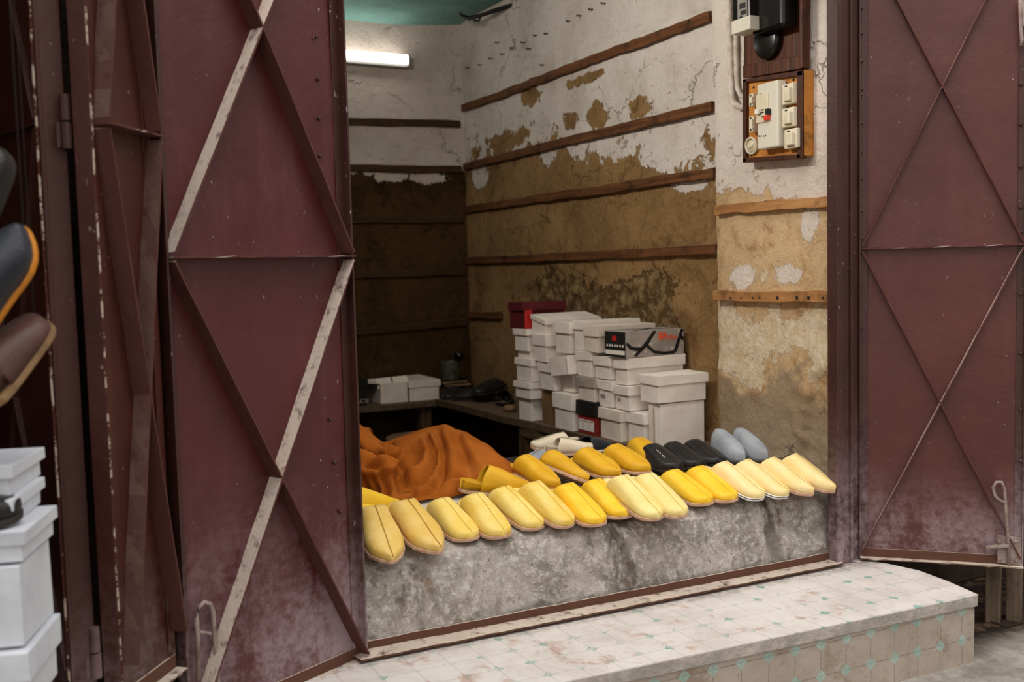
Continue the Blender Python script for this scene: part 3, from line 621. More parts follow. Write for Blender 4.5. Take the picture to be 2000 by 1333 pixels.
def rbox(bm, l, r, tp, bt, xa, xb_):     # box whose front face covers that part of the board
    a = PX(l, tp, xa); b = PX(r, bt, xa); box(bm, (xa, min(a.y, b.y), min(a.z, b.z)), (xb_, max(a.y, b.y), max(a.z, b.z)))
rbox(bm, 1466, 1528, -70, 50, XF-.075, XF); meter = link('meter_housing', bm, BAKE, mb, bevel=.012)
bm = BM(); cc = PX(1497, 80, XF-.02); lathe(bm, [(.066, -.035), (.066, .0), (.06, .012), (.02, .014)], (0, 0, 0), 28, Matrix.Translation(cc+Vector((.0, 0, 0))) @ Vector((-1, 0, 0)).to_track_quat('Z', 'Y').to_matrix().to_4x4()); link('terminal_cover', bm, BAKE, meter, True, bevel=.003)
bm = BM(); rbox(bm, 1430, 1464, -40, 52, XF-.11, XF-.045); link('display_case', bm, BAKE, meter, bevel=.004)
bm = BM(); rbox(bm, 1440, 1459, -40, 40, XF-.114, XF-.106); dw = link('display_window', bm, SMOKED, meter)
bm = BM(); rbox(bm, 1444, 1455, 8, 14, XF-.116, XF-.112); rbox(bm, 1446, 1457, 22, 26, XF-.116, XF-.112); rbox(bm, 1444, 1449, 33, 35, XF-.116, XF-.112); link('display_digits', bm, INK, meter)
bm = BM(); rbox(bm, 1428, 1465, 42, 56, XF-.118, XF-.05); link('display_sill', bm, PLASTIC_G, meter, bevel=.003)
bm = BM(); q = PX(1562, 26, XF-.003); lathe(bm, [(.006, -.004), (.004, .004)], (0, 0, 0), 8, Matrix.Translation(q) @ Vector((-1, 0, 0)).to_track_quat('Z', 'Y').to_matrix().to_4x4()); link('screw', bm, NAIL, mb)
fb = thing('fuse_board', 'orange plywood fuse board with cream switches, framed in dark wood under the meter board', 'fuse board', (2.65, 2.95, 1.6))
bm = BM(); quadbox(bm, XF, 2.655, corners(1457, 158, 312, 1563, 144, 304, XF)); link('board', bm, PLY, fb)
for (l, tl, bl, r, tr, br) in ((1453, 156, 318, 1460, 155, 317), (1453, 155, 162, 1570, 137, 148), (1453, 309, 318, 1566, 301, 310), (1559, 140, 310, 1570, 137, 309)):
    bm = BM(); quadbox(bm, XF-.014, XF+.01, corners(l, tl, bl, r, tr, br, XF-.007)); link('frame_rail', bm, FRAME_W, fb, bevel=.002)
bm = BM(); quadbox(bm, XF-.006, 2.65, corners(1571, 137, 306, 1575, 136, 304, XF)); link('side_board', bm, PLY, fb, bevel=.003)
X1 = XF-.045
bm = BM(); rbox(bm, 1478, 1520, 166, 286, X1, XF); brk = link('breaker_housing', bm, PLASTIC_G, fb, bevel=.006)
bm = BM(); rbox(bm, 1476, 1500, 186, 237, X1-.006, X1+.004); link('breaker_cover', bm, PLASTIC, brk, bevel=.003)
bm = BM(); rbox(bm, 1491, 1499, 226, 234, X1-.014, X1); link('red_test_button', bm, RED_P, brk, bevel=.001)
bm = BM(); rbox(bm, 1494, 1499, 213, 223, X1-.016, X1); rbox(bm, 1483, 1485, 219, 224, X1-.008, X1); rbox(bm, 1486, 1491, 214, 215, X1-.008, X1); rbox(bm, 1486, 1491, 219, 220, X1-.008, X1); rbox(bm, 1486, 1491, 228, 229, X1-.008, X1); link('toggle', bm, INK, brk)
bm = BM()
for a, b_ in ((1483, 183), (1487, 183), (1491, 183), (1496, 182), (1481, 265), (1485, 265), (1490, 265), (1494, 264)): rbox(bm, a, a+1.6, b_, b_+2, X1-.002, X1+.004)
link('screw_holes', bm, INK, brk)
bm = BM(); rbox(bm, 1473, 1480, 214, 222, X1-.02, XF); link('terminal_block', bm, WHITE_P, fb, bevel=.002)
def fuse(l, r, t_, b_, wide):
    bm = BM(); rbox(bm, l, r, t_, b_, XF-.03, XF); f = link('fuse_holder', bm, PLASTIC, fb, bevel=.004)
    bm = BM(); m_ = (l+r)/2; rbox(bm, l+(r-l)*.15, l+(r-l)*.62, t_+5, b_-5, XF-.045, XF-.02); link('fuse_cap', bm, PLASTIC, f, bevel=.004)
    bm = BM(); rbox(bm, l+(r-l)*.25, l+(r-l)*.4, t_+2, t_+5, XF-.034, XF-.02); rbox(bm, l+(r-l)*.25, l+(r-l)*.4, b_-5, b_-2, XF-.034, XF-.02); link('fuse_screw', bm, INK, f)
for a in ((1462, 1471, 184, 207, 0), (1462, 1472, 228, 257, 0), (1527, 1549, 166, 201, 1), (1527, 1550, 213, 246, 1), (1531, 1556, 254, 288, 1)): fuse(*a)
bm = BM(); q = PX(1467, 285, XF-.012)
tube(bm, [q + Vector((-.004*math.sin(a), .034*math.cos(a)*.9, .030*math.sin(a))) for a in [2*math.pi*k/20 for k in range(21)]], .0045, 8, False)
for s_ in (-1, 1): tube(bm, [q+Vector((0, .012*s_, .008)), q+Vector((0, .004*s_, -.008))], .005, 6)
lathe(bm, [(.031, -.012), (.031, .004)], (0, 0, 0), 20, Matrix.Translation(q+Vector((.004, 0, 0))) @ Vector((-1, 0, 0)).to_track_quat('Z', 'Y').to_matrix().to_4x4()); link('round_socket', bm, PLASTIC, fb, True)
for px, py in ((1472, 171), (1550, 156), (1467, 303), (1557, 296)):
    bm = BM(); q = PX(px, py, XF-.001); lathe(bm, [(.006, -.003), (.004, .003)], (0, 0, 0), 8, Matrix.Translation(q) @ Vector((-1, 0, 0)).to_track_quat('Z', 'Y').to_matrix().to_4x4()); link('board_screw', bm, NAIL, fb)
bm = BM(); xx = 2.628; tube(bm, [PX(a, b_, xx) for a, b_ in ((1424, -40), (1425, 40), (1427, 110), (1428, 150), (1428, 180), (1431, 197), (1438, 206), (1448, 210), (1458, 209))], .013, 10)
tag(link('conduit_pipe', bm, PIPE_M, None, True), 'white painted conduit pipe bending into the fuse board on the pier', 'pipe')
bm = BM(); tube(bm, [PX(a, b_, 2.637) for a, b_ in ((1437, -40), (1437, 60), (1438, 140), (1440, 172), (1447, 186), (1458, 190))], .010, 8)
tag(link('conduit_pipe', bm, PIPE_M, None, True), 'thinner white conduit pipe on the inside of the bend beside the fuse board', 'pipe')

# ================================================================== benches
def plank(bm, pts, z0, z1, jit=.004, n=16):
    top = []
    for (x, y), (x2, y2) in zip(pts, pts[1:]+pts[:1]):
        for i in range(n): f = i/n; top.append((x+(x2-x)*f + jit*fbm((x+f*3, y, z1), 3), y+(y2-y)*f + jit*fbm((y+f*3, x, 3), 3)))
    prism(bm, [(x, y, z0) for x, y in top], (0, 0, z1-z0))
ZB = .553
t = thing('work_bench', 'rough wooden bench along the right wall, loaded with shoe boxes', 'bench', (2.5, 4.3, .2))
bm = BM(); plank(bm, [(2.355, 3.31), (2.686, 3.31), (2.686, 5.82), (2.27, 5.82), (2.29, 4.6)], ZB-.035, ZB, .012); link('bench_top', bm, BENCH, t)
for x, y in ((2.345, 4.42), (2.42, 3.42), (2.62, 5.70)):
    bm = BM(); beam(bm, (x, y, .19), (x, y, ZB-.035), .07, .06, up=(0, 1, 0), n=6, jit=.004); link('post', bm, POST, t)
bm = BM(); beam(bm, (2.315, 4.42, ZB-.06), (2.375, 3.42, ZB-.055), .02, .05, n=12, jit=.003); link('apron', bm, BENCH, t)
t = thing('back_shelf', 'low plank shelf along the back wall carrying cartons', 'shelf', (1.6, 5.6, .2))
zb_ = PY(800, 786, 5.40).z - .004
bm = BM(); plank(bm, [(.82, 5.385), (2.262, 5.39), (2.262, 5.84), (.82, 5.84)], zb_-.032, zb_, .010); link('shelf_top', bm, BENCH, t)
for x, y in ((2.30-.09, 5.47), (.95, 5.47), (1.6, 5.75)):
    bm = BM(); beam(bm, (x, y, .19), (x, y, zb_-.032), .07, .06, up=(0, 1, 0), n=4, jit=.004); link('post', bm, POST, t)
t = thing('round_stool', 'round wooden stool in the dark behind the seated person', 'stool', (1.95, 4.55, .2))
bm = BM(); zt = PY(812, 852, 4.55).z; lathe(bm, [(.14, zt-.03), (.15, zt-.022), (.15, zt-.006), (.143, zt), (.02, zt+.001)], (PY(812, 852, 4.55).x, 4.55, 0), 28); link('seat', bm, BENCH, t, True)
for k in range(3):
    a = 2.1*k+.5; bm = BM(); cx = PY(812, 852, 4.55).x; tube(bm, [(cx+.09*math.cos(a), 4.55+.09*math.sin(a), zt-.02), (cx+.13*math.cos(a), 4.55+.13*math.sin(a), .195)], .016, 8); link('leg', bm, POST, t)

# ================================================================== cardboard boxes
def shoe_box(label, corner, L, W, Hh, ang=0, lid=.32, mat=CARD, lidmat=None, grp=None, name='shoe_box', tilt=0, lidtilt=0, open_=False, roll_=0):
    """corner = near left bottom corner; x runs L towards the wall, y runs W away from the street"""
    t = thing(name, label, 'box', corner, (roll_, tilt, ang), grp)
    b = BM(); hb = Hh*(1-.02); j = .0018
    if not open_: vs = box(b, (.003, .003, 0), (L-.003, W-.003, hb), None, j)
    else:
        e = .004
        for lo, hi in (((0, 0, 0), (L, W, e)), ((0, 0, 0), (e, W, Hh)), ((L-e, 0, 0), (L, W, Hh)), ((0, 0, 0), (L, e, Hh)), ((0, W-e, 0), (L, W, Hh))): box(b, lo, hi)
    body = link('body', b, mat, t, world=False, bevel=.0012)
    lo = None
    if lid:
        b = BM(); e = .005; zl_ = Hh*(1-lid)
        vs = box(b, (-e, -e, zl_), (L+e, W+e, Hh), None, .0022)
        if lidtilt:
            for v in b.verts: v.co.z += lidtilt*(v.co.y)
        lo = link('lid', b, lidmat or mat, t, world=False, bevel=.0015)
    t['_'] = 0; del t['_']
    return t, body, lo
def crop(cx, cy): return 960+cx/3.921, 560+cy/3.921
BG = 'shoe boxes stacked on the right bench'
def xfront(y): return 2.372 - (y-3.45)*.062
def solve_front(px, py, dx=0):
    x = 2.34
    for _ in range(8): p = PX(px, py, x); x = xfront(p.y)+dx
    return PX(px, py, x)
def spec(L, R, yt, yb, dx=0):
    a = solve_front(*crop(R, yb), dx); b = solve_front(*crop(R, yt), dx); c = solve_front(*crop(L, yb), dx)
    return [a.x, a.y, c.y, a.z, b.z]
def settle(S, it=60, gap=.004):          # nudge neighbouring boxes apart until none cuts into another
    for s in S: s[3] = max(s[3], ZB+.001)
    for _ in range(it):
        for i in range(len(S)):
            for j in range(i+1, len(S)):
                p, q = S[i], S[j]; oy = min(p[2], q[2]) - max(p[1], q[1]) + gap; oz = min(p[4], q[4]) - max(p[3], q[3]) + gap
                if oy <= 0 or oz <= 0: continue
                k = (2, 1) if oy*.6 < oz else (4, 3); o = (oy if k[0] == 2 else oz)/2
                lo, hi = (p, q) if p[k[0]]+p[k[1]] < q[k[0]]+q[k[1]] else (q, p)
                lo[k[0]] -= o; hi[k[1]] += o
def stack_box(label, s, lid=.3, ang=0, mat=CARD, lidmat=None, xlen=None, **k):
    xl_ = xlen or min(.30, 2.672-s[0])
    return shoe_box(label, Vector((s[0], s[1], s[3])), xl_, s[2]-s[1]-.007, s[4]-s[3]-.001, ang, lid, mat, lidmat, BG, **k)
SB = [
 ('grey-white box at the bottom left end of the stack, beside a brown carton', 192, 318, 866, 1020, 0, dict(dx=.0)),
 ('white box second from the bottom at the far left end of the stack', 158, 320, 742, 862, .36, dict(dx=-.02)),
 ('white box with a torn corner, third from the bottom at the far left end', 168, 304, 552, 676, .3, dict(dx=-.015)),
 ('slim white lid-like box resting between two taller boxes at the far left end', 180, 310, 500, 556, 0, dict(dx=.0)),
 ('white box with a lid directly under the dark maroon box', 158, 290, 330, 484, .3, dict(dx=-.015)),
 ('plain brown kraft carton at the bottom of the stack', 326, 465, 795, 960, 0, dict(mat=KRAFT, dx=.03)),
 ('white lidded box standing directly on the brown kraft carton', 345, 508, 592, 772, .36, dict(dx=.0)),
 ('white box sagging under the large slanted box at the upper left', 288, 420, 352, 528, .42, dict(dx=-.01)),
 ('cream box with white lid at the bottom, left of the red box', 458, 630, 806, 1030, .42, dict(dx=-.02)),
 ('small white box above the red box, half behind the grey smudged one', 515, 630, 668, 838, .5, dict(dx=.02)),
 ('grey smudged patterned box standing on the red box', 634, 792, 688, 888, .42, dict(dx=-.005, mat=CARD2, lidmat=CARD_G)),
 ('white box in the middle of the stack, just right of the open tilted box', 612, 768, 484, 694, .36, dict(dx=.0)),
 ('white box on the top row wedged right of the big slanted box', 466, 606, 276, 462, .36, dict(dx=.0)),
 ('long white box on the top row behind the box with the drooping lid', 614, 712, 262, 484, .3, dict(dx=.01)),
 ('box with a drooping scuffed lid at the left of the printed silver box', 695, 816, 302, 514, .4, dict(dx=-.015, mat=CARD2)),
 ('white box left of and below the printed silver box, its lid pulled askew', 765, 914, 532, 722, .4, dict(dx=.0)),
 ('white box with handwritten digits in the second row, centre right', 796, 932, 730, 922, .34, dict(dx=.0)),
 ('white box at the bottom right of the red box', 803, 1003, 925, 1130, .36, dict(dx=-.01, mat=CARD2)),
 ('long white box directly under the printed silver box', 917, 1042, 538, 770, .4, dict(dx=.005)),
 ('white box with faint pencil marks under the long box, second row from the right', 930, 1052, 756, 972, .38, dict(dx=.0)),
 ('crumpled white box at the bottom, left of the tallest white box', 1008, 1186, 985, 1180, .34, dict(dx=.01)),
]
BOXES = {}
SPECS = [spec(L_, R_, a, b_, kw.get('dx', 0)) for lab, L_, R_, a, b_, ld, kw in SB]
EX = dict(red=spec(634, 803, 882, 1080, -.012), maroon=spec(118, 246, 122, 292, -.02), big=spec(280, 412, 250, 382, -.005), tip=spec(414, 606, 530, 652, -.035), sil=spec(862, 1030, 346, 568, -.01), tall=spec(1196, 1290, 897, 1224, .035), wide=spec(1117, 1278, 688, 896, .02))
ALL = SPECS + list(EX.values()); settle(ALL)
for s in sorted(ALL, key=lambda s: s[3]):      # every box stands on what is under it
    sup = [q[4] for q in ALL if q is not s and q[4] <= s[3]+.004 and min(q[2], s[2])-max(q[1], s[1]) > .02]
    s[3] = max(sup+[ZB])+.0012
for (lab, L_, R_, a, b_, ld, kw), s in zip(SB, SPECS):
    kw = {k: v for k, v in kw.items() if k != 'dx'}; BOXES[lab[:24]] = stack_box(lab, s, ld, **kw)
t, body, lo = stack_box('red shoe box with a dark lid and white label at the bottom of the stack', EX['red'], .42, mat=CARD_R, lidmat=CARD_K)
bb = [v.co.copy() for v in body.data.vertices]; Wd = max(v.y for v in bb); Hd = max(v.z for v in bb)
b = BM(); box(b, (.0, Wd*.12, Hd*.12), (.0032, Wd*.94, Hd*.44)); lb = link('label', b, WHITE_P, t, world=False)
b = BM(); [box(b, (-.001, Wd*(.14+.27*k), Hd*.40), (.0005, Wd*(.36+.27*k), Hd*.415)) for k in range(3)]; [box(b, (-.001, Wd*(.385+.27*k), Hd*.15), (.0005, Wd*(.39+.27*k), Hd*.40)) for k in range(2)]; link('label_print', b, CARD_R, lb, world=False)
t, body, lo = stack_box('dark maroon box with a red stripe on top of the far end of the stack', EX['maroon'], .32, mat=CARD_M, xlen=.24)
b = BM(); box(b, (.004, -.0065, .0), (.045, -.0038, .10)); link('red_stripe', b, REDINK, t, world=False)
stack_box('big white box lying on top of the stack, its slanting lid sliding off', EX['big'], .36, xlen=.31, lidtilt=.16)
t, body, lo = stack_box('open white box tipped on its corner with brown paper inside', EX['tip'], 0, open_=True, roll_=-.15)
W_ = max(v.co.y for v in body.data.vertices); Hh_ = max(v.co.z for v in body.data.vertices)
b = BM(); gridsurf(b, lambda u, v: Vector((.006+.28*u, .006+(W_-.012)*v, Hh_*.9+.018*fbm((u*6, v*4, 1), 1))), 14, 10); link('packing_paper', b, KRAFT, t, True, world=False)
# printed silver box
e = EX['sil']; a = Vector((e[0], e[1], e[3]))
t = thing('printed_shoe_box', 'silver printed shoe box with black bands and orange lettering, near the top right', 'box', a, (0, 0, .05), BG)
Lb = min(.33, 2.675-a.x); Wb = e[2]-e[1]-.006; Hb = e[4]-e[3]-.001
b = BM(); box(b, (0, 0, 0), (Lb, Wb, Hb)); body = link('body', b, CARD_S, t, world=False, bevel=.0015)
b = BM(); box(b, (-.0015, .002, .002), (.0, Wb-.002, Hb-.002)); ep = link('printed_end_panel', b, CARD_K, t, world=False)
b = BM(); box(b, (-.0025, .006, Hb*.10), (-.001, Wb-.006, Hb*.26)); link('size_label', b, WHITE_P, ep, world=False)
b = BM(); box(b, (-.0025, Wb*.42, Hb*.62), (-.001, Wb*.62, Hb*.82)); link('red_emblem', b, REDINK, ep, world=False)
for k in range(7):
    b = BM(); y = Wb*(.08+.125*k); prism(b, [(-.0025, y, Hb*.40), (-.0025, y+Wb*.07, Hb*.40), (-.0025, y+Wb*.075, Hb*.46), (-.0025, y+Wb*.03, Hb*.50)], (.0012, 0, 0)); link('pictogram', b, WHITE_P, ep, world=False)
def band(pts, w_, top=False):
    b = BM(); pr = []
    for i in range(len(pts)):
        d = Vector(pts[min(i+1, len(pts)-1)]) - Vector(pts[max(i-1, 0)]); n = Vector((-d.y, d.x)).normalized()*w_*.75
        pr.append((Vector(pts[i])+n, Vector(pts[i])-n))
    for (p, q), (r, s_) in zip(pr, pr[1:]):
        qd = [p, q, s_, r]
        qd = [Vector((max(.001, min(Lb-.001, v.x)), max(.001, min((Wb if top else Hb)-.001, v.y)))) for v in qd]
        if top: prism(b, [(v.x, v.y, Hb-.001) for v in qd], (0, 0, .0018))
        else: prism(b, [(v.x, .001, v.y) for v in qd], (0, -.0018, 0))
    link('printed_band', b, INK, t, world=False)
fx = lambda cx, cy: (Lb*(cx-1034)/(1590-1034), Hb*(568-cy)/(568-344))
band([fx(1310, 345), fx(1225, 460), fx(1120, 566)], .013); band([fx(1575, 345), fx(1500, 545)], .012); band([fx(1500, 548), fx(1400, 552), fx(1300, 535), fx(1225, 470)], .009)
band([fx(1036, 445), fx(1080, 485), fx(1130, 500), fx(1190, 500)], .011); band([fx(1560, 420), fx(1590, 440)], .012)
band([(Lb*.2, Wb*.15), (Lb*.5, Wb*.45), (Lb*.75, Wb*.9)], .012, True); band([(Lb*.1, Wb*.9), (Lb*.45, Wb*.75), (Lb*.6, Wb*.5), (Lb*.98, Wb*.35)], .010, True)
for cx, cy in ((1162, 470), (1268, 460), (1215, 525), (1108, 535), (1472, 515), (1538, 360), (1570, 475)):
    b = BM(); x, z = fx(cx, cy); lathe(b, [(.0038, 0), (.0034, .0012)], (0, 0, 0), 10, Matrix.Translation((x, -.0008, z)) @ Vector((0, -1, 0)).to_track_quat('Z', 'Y').to_matrix().to_4x4()); link('printed_rivet', b, PLASTIC_G, t, world=False)
x0, z0_ = fx(1345, 432)
b = BM(); w1 = .0385; h1 = Hb*.27
for lo_, hi_ in (((0, 0), (.22, 1)), ((.22, .8), (1, 1)), ((.78, .45), (1, .8)), ((.3, .42), (1, .58))): box(b, (x0+w1*lo_[0], -.0016, z0_+h1*lo_[1]), (x0+w1*hi_[0], .001, z0_+h1*hi_[1]))
link('logo_letter', b, ORANGE, t, world=False)
text(t, 'ROSSA', .028, (x0+w1*.34+.042, -.0014, z0_+.007), (math.pi/2, 0, 0), ORANGE, ext=.001, sx=1.05)
# two big white boxes at the near end
e = EX['tall']; W_ = e[2]-e[1]-.006
t, body, _ = shoe_box('tallest white box at the near end of the bench, under a wide white box', (e[0], e[1], e[3]), 2.648-e[0], W_, e[4]-e[3]-.001, 0, 0, CARD, None, BG, 'carton')
b = BM(); box(b, (-.012, W_*.6, .02), (-.008, W_*.98, e[4]-e[3]-.01)); link('side_flap', b, CARD2, t, world=False)
e = EX['wide']; shoe_box('wide white lidded box on top of the tallest white box', (e[0], e[1], e[3]), 2.650-e[0], e[2]-e[1]-.006, e[4]-e[3]-.001, 0, .33, CARD, None, BG)
# pencil and ink marks
def scribble(key, s, size, yy, zz):
    t, body, lo = BOXES[key]; Wd = max(v.co.y for v in body.data.vertices); Hd = max(v.co.z for v in body.data.vertices)
    text(t, s, size, (-.0012, Wd*yy, Hd*zz), (math.pi/2, 0, -math.pi/2), INK, 'handwriting', .0002)
for k_ in list(BOXES):
    if k_.startswith('white box with handwritt'): scribble(k_, '450', .026, .66, .40)
    if k_.startswith('white box with faint pen'): scribble(k_, '42', .022, .7, .42)
# cartons and clutter on the back shelf
ys = 5.44; zt = zb_
CG = 'cartons on the back shelf'
def cart(label, l, r, tp, bt, depth, mat, lid, **k):
    p = PY(l, bt, ys); q = PY(r, tp, ys); return shoe_box(label, (p.x, ys, zt), q.x-p.x, depth, q.z-zt, 0, lid, mat, None, CG, 'carton', **k)
cart('closed white lidded carton on the back shelf, right of the open one', 800, 858, 741, 786, .33, CARD2, .34)
t, body, _ = cart('cream carton with raised crumpled flaps in the middle of the back shelf', 743, 796, 746, 790, .30, CARD2, 0, open_=True)
p = PY(741, 746, ys); q = PY(797, 741, ys); Lc = q.x-p.x; Hc = max(v.co.z for v in body.data.vertices)
for (x0, x1, dz, dy) in ((-.01, Lc*.47, .028, -.01), (Lc*.5, Lc+.01, .032, -.018)):
    b = BM(); prism(b, [(x0, .0, Hc-.03), (x1, 0, Hc-.026), (x1-.004, .06+dy, Hc+dz), (x0+.01, .07+dy, Hc+dz-.006)], (0, .003, .002)); link('flap', b, CARD2, t, world=False)
b = BM(); prism(b, [(-.0, .0, Hc), (-.002, .29, Hc), (-.10, .27, Hc+.012), (-.09, .02, Hc+.008)], (0, 0, .003)); link('flap', b, CARD2, t, world=False)
t, body, _ = cart('black carton with pale lettering at the left end of the back shelf', 664, 716, 740, 796, .30, CARD_K, .3)
text(t, 'OSCE', .034, (.115, -.006, .028), (math.pi/2, 0, 0), CARD_G, sx=1.35)
pc = PY(880, 742, 5.55)
t = thing('tin_can', 'stained open tin can standing on a dark plate by the back corner', 'can', (pc.x, 5.55, pc.z))
b = BM(); prof = [(.055, 0), (.057, .004), (.056, .105), (.058, .108), (.055, .108), (.053, .01)]; lathe(b, prof, (0, 0, .004), 20); link('can_wall', b, CAN_M, t, True, world=False)
b = BM(); box(b, (-.05, -.058, .03), (.02, -.054, .08)); lathe(b, [(.0575, .02), (.0575, .085)], (0, 0, 0), 20); b.free()
b = BM(); tube(b, [(pc.x+.02, 5.55, pc.z+.03), (pc.x+.05, 5.54, pc.z+.13)], [.018, .02], 8); tube(b, [(pc.x+.05, 5.54, pc.z+.125), (pc.x+.066, 5.535, pc.z+.165)], [.034, .030], 10)
tag(link('brush', b, BAKE, None, True), 'black brush sticking out of the stained tin can', 'brush')
b = BM(); lathe(b, [(.03, -.006), (.085, -.002), (.10, .004), (.098, .007), (.08, .002), (.01, .001)], (pc.x+.02, 5.56, pc.z-.002), 26); tag(link('plate', b, BAKE, None, True), 'dark plate under the tin can by the back corner', 'plate')
for k, (lab, dy, dz, an) in enumerate((('uppermost of three leather scraps piled under the dark plate', 0, -.012, .1), ('middle leather scrap of the small pile under the dark plate', -.02, -.026, -.25), ('lowest leather scrap of the pile on the corner of the back shelf', -.01, -.040, .3))):
    b = BM(); mt = Matrix.Translation((pc.x-.02+.02*k, 5.52+dy, pc.z+dz)) @ Matrix.Rotation(an, 4, 'Z'); box(b, (-.07, -.06, 0), (.09, .07, .007), mt, .004); tag(link('leather_scrap', b, (INSOLE, KRAFT, DARKCLOTH)[k], None), lab, 'leather scrap', 'leather scraps under the plate')
BLKCR = simple('dark_crate_wood', '#1f1711', .9, '#2c2118', 12)
# ================================================================== slippers
def lerp_t(tab, t):
    for (a, b), (c, d) in zip(tab, tab[1:]):
        if t <= c: return b + (d-b)*(t-a)/(c-a)
    return tab[-1][1]
SHAPES = {
 'blunt': [(0, .0), (.02, .018), (.08, .033), (.2, .040), (.4, .043), (.58, .0465), (.72, .0485), (.83, .047), (.91, .040), (.96, .028), (.99, .014), (1, .0)],
 'point': [(0, .0), (.02, .018), (.08, .033), (.2, .040), (.4, .0425), (.56, .0475), (.68, .0495), (.80, .043), (.90, .027), (.96, .013), (.99, .005), (1, .0)],
 'slim':  [(0, .0), (.02, .018), (.08, .030), (.2, .034), (.4, .036), (.56, .041), (.68, .042), (.80, .036), (.90, .023), (.96, .011), (.99, .004), (1, .0)]}
def slipper_parts(t, shape, Ls, leather_m, sole_m, seam_m, t0=.32, h0=.066, sole_line=None, peak=0, heel_up=False, seam_r=.0008, wf=1.06):
    tab = SHAPES[shape]; wd = lambda u: lerp_t(tab, u)*wf
    lift = lambda u: .0 + .010*max(0, (u-.8)/.2)**2
    # sole
    us = [0, .01, .03, .08, .16, .3, .45, .58, .68, .78, .86, .92, .96, .985, 1.0]; b = BM(); outl = []
    for s_ in (1, -1):
        for u in (us if s_ == 1 else us[-2:0:-1]): outl.append((s_*(wd(u)+.0032*(1 if 0 < u < 1 else 0)), u*Ls, lift(u)))
    prism(b, outl, (0, 0, .0105)); so = link('sole', b, sole_m, t, world=False, bevel=.0015)
    if sole_line:
        b = BM(); prism(b, [(x*1.012, y*1.002, z+.0062) for x, y, z in outl], (0, 0, .0022)); link('sole_welt', b, sole_line, so, world=False)
    b = BM(); prism(b, [(x*.93, .002+y*.975, z+.0106) for x, y, z in outl], (0, 0, .0015)); link('insole', b, INSOLE, t, world=False)
    # vamp: arched shell from the mouth to the toe
    nu, nv = 22, 18; hp = [(0, h0), (.25, h0*.90), (.5, h0*.74), (.75, h0*.56), (.9, h0*.43), (.97, h0*.33), (.99, h0*.22), (1, h0*.02)]
    def vamp(u, v):
        a = math.pi*v; side = abs(math.cos(a)); start = t0 - .10*side**2 + peak*(1-side)*-.12
        uu = start + (1-start)*(1-(1-u)**1.25); k = (uu-t0)/(1-t0); hh = lerp_t(hp, max(0, k)) if k > 0 else h0*(1-.2*k*-1)
        w_ = wd(uu)*1.0; ca = math.cos(a); sa = max(0, math.sin(a))
        x = w_*math.copysign(abs(ca)**.76, ca)*(1+.03*sa); z = hh*sa**.66
        z -= .0009*math.exp(-(x/.0022)**2) if seam_m else 0
        return Vector((x, (uu-.006*uu)*Ls, .0105+lift(uu)+z))
    b = BM(); gridsurf(b, vamp, nu, nv); bmesh.ops.remove_doubles(b, verts=b.verts, dist=.0003)
    va = link('vamp', b, leather_m, t, True, world=False); md = va.modifiers.new('thickness', 'SOLIDIFY'); md.thickness = .0028; md.offset = -1
    if seam_m:
        b = BM(); tube(b, [vamp(.01+.96*i/20, .5)+Vector((0, 0, .0012)) for i in range(21)], seam_r, 6); link('seam', b, seam_m, va, True, world=False)
    global VAMP; VAMP = vamp
    # trodden-down heel quarter
    def heel(u, v):
        a = math.pi*(v); side = abs(math.cos(a)); uu = .015 + (.36)*u
        top = .034*(1-u*.3) if heel_up else .012
        w_ = wd(uu)*.99; ca = math.cos(a)
        if heel_up: return Vector((w_*math.copysign(abs(ca)**.35, ca), uu*Ls*(1), .0085 + top*min(1, abs(ca)*1.0) if abs(ca) > .3 else .0085))
        return Vector((w_*math.copysign(abs(ca)**.7, ca), uu*Ls, .0085 + top*max(0, math.sin(a))**.5*(1-.3*u)))
    b = BM(); gridsurf(b, heel, 8, 12); link('heel_quarter', b, leather_m, t, True, world=False).modifiers.new('thickness', 'SOLIDIFY').thickness = .002
    return t
def orient(tipp, q_head, pitch, rollr=0):
    """matrix: +y of the slipper runs from heel to tip; q_head = heading of that run, pitch = nose-down angle"""
    return Matrix.Rotation(q_head, 4, 'Z') @ Matrix.Rotation(-pitch, 4, 'X') @ Matrix.Rotation(rollr, 4, 'Y')
def place_slipper(name, label, tx, ty, qx, qy, zt, shape, leather_m, sole_m, seam_m, grp, Ls=.255, t0=.29, h0=.068, pmin=8, pmax=26, yawlim=(-25, 27), rollr=0, **k):
    P = PZ(tx, ty, zt); a = (1-t0)*Ls; dh = h0-.012; d3 = math.hypot(a, dh); el0 = math.atan2(dh, a)
    v = ray(qx, qy).normalized(); o = P-CP; bq = v.dot(o); D = bq*bq - o.dot(o) + d3*d3
    Q = CP + v*(bq + (math.sqrt(D) if D > 0 else 0)); w_ = Q-P
    head = math.atan2(-w_.x, w_.y); pit = math.degrees(math.atan2(w_.z, math.hypot(w_.x, w_.y))-el0)
    hd = max(yawlim[0], min(yawlim[1], math.degrees(head))); pit = max(pmin, min(pmax, pit))
    # local +y = heel->tip, so in the world it runs (sin, -cos)
    R = orient(None, math.pi + math.radians(-hd)*-1, math.radians(pit), rollr)
    R = Matrix.Rotation(math.pi + math.radians(hd), 4, 'Z') @ Matrix.Rotation(-math.radians(pit), 4, 'X') @ Matrix.Rotation(rollr, 4, 'Y')
    loc = P - (R @ Vector((0, Ls, .010))); 
    t = thing(name, label, 'slipper', loc, tuple(R.to_euler()), grp)
    slipper_parts(t, shape, Ls, leather_m, sole_m, seam_m, t0, h0, **k); return t
FR = 'slippers in the front row'; BRW = 'slippers in the back row'
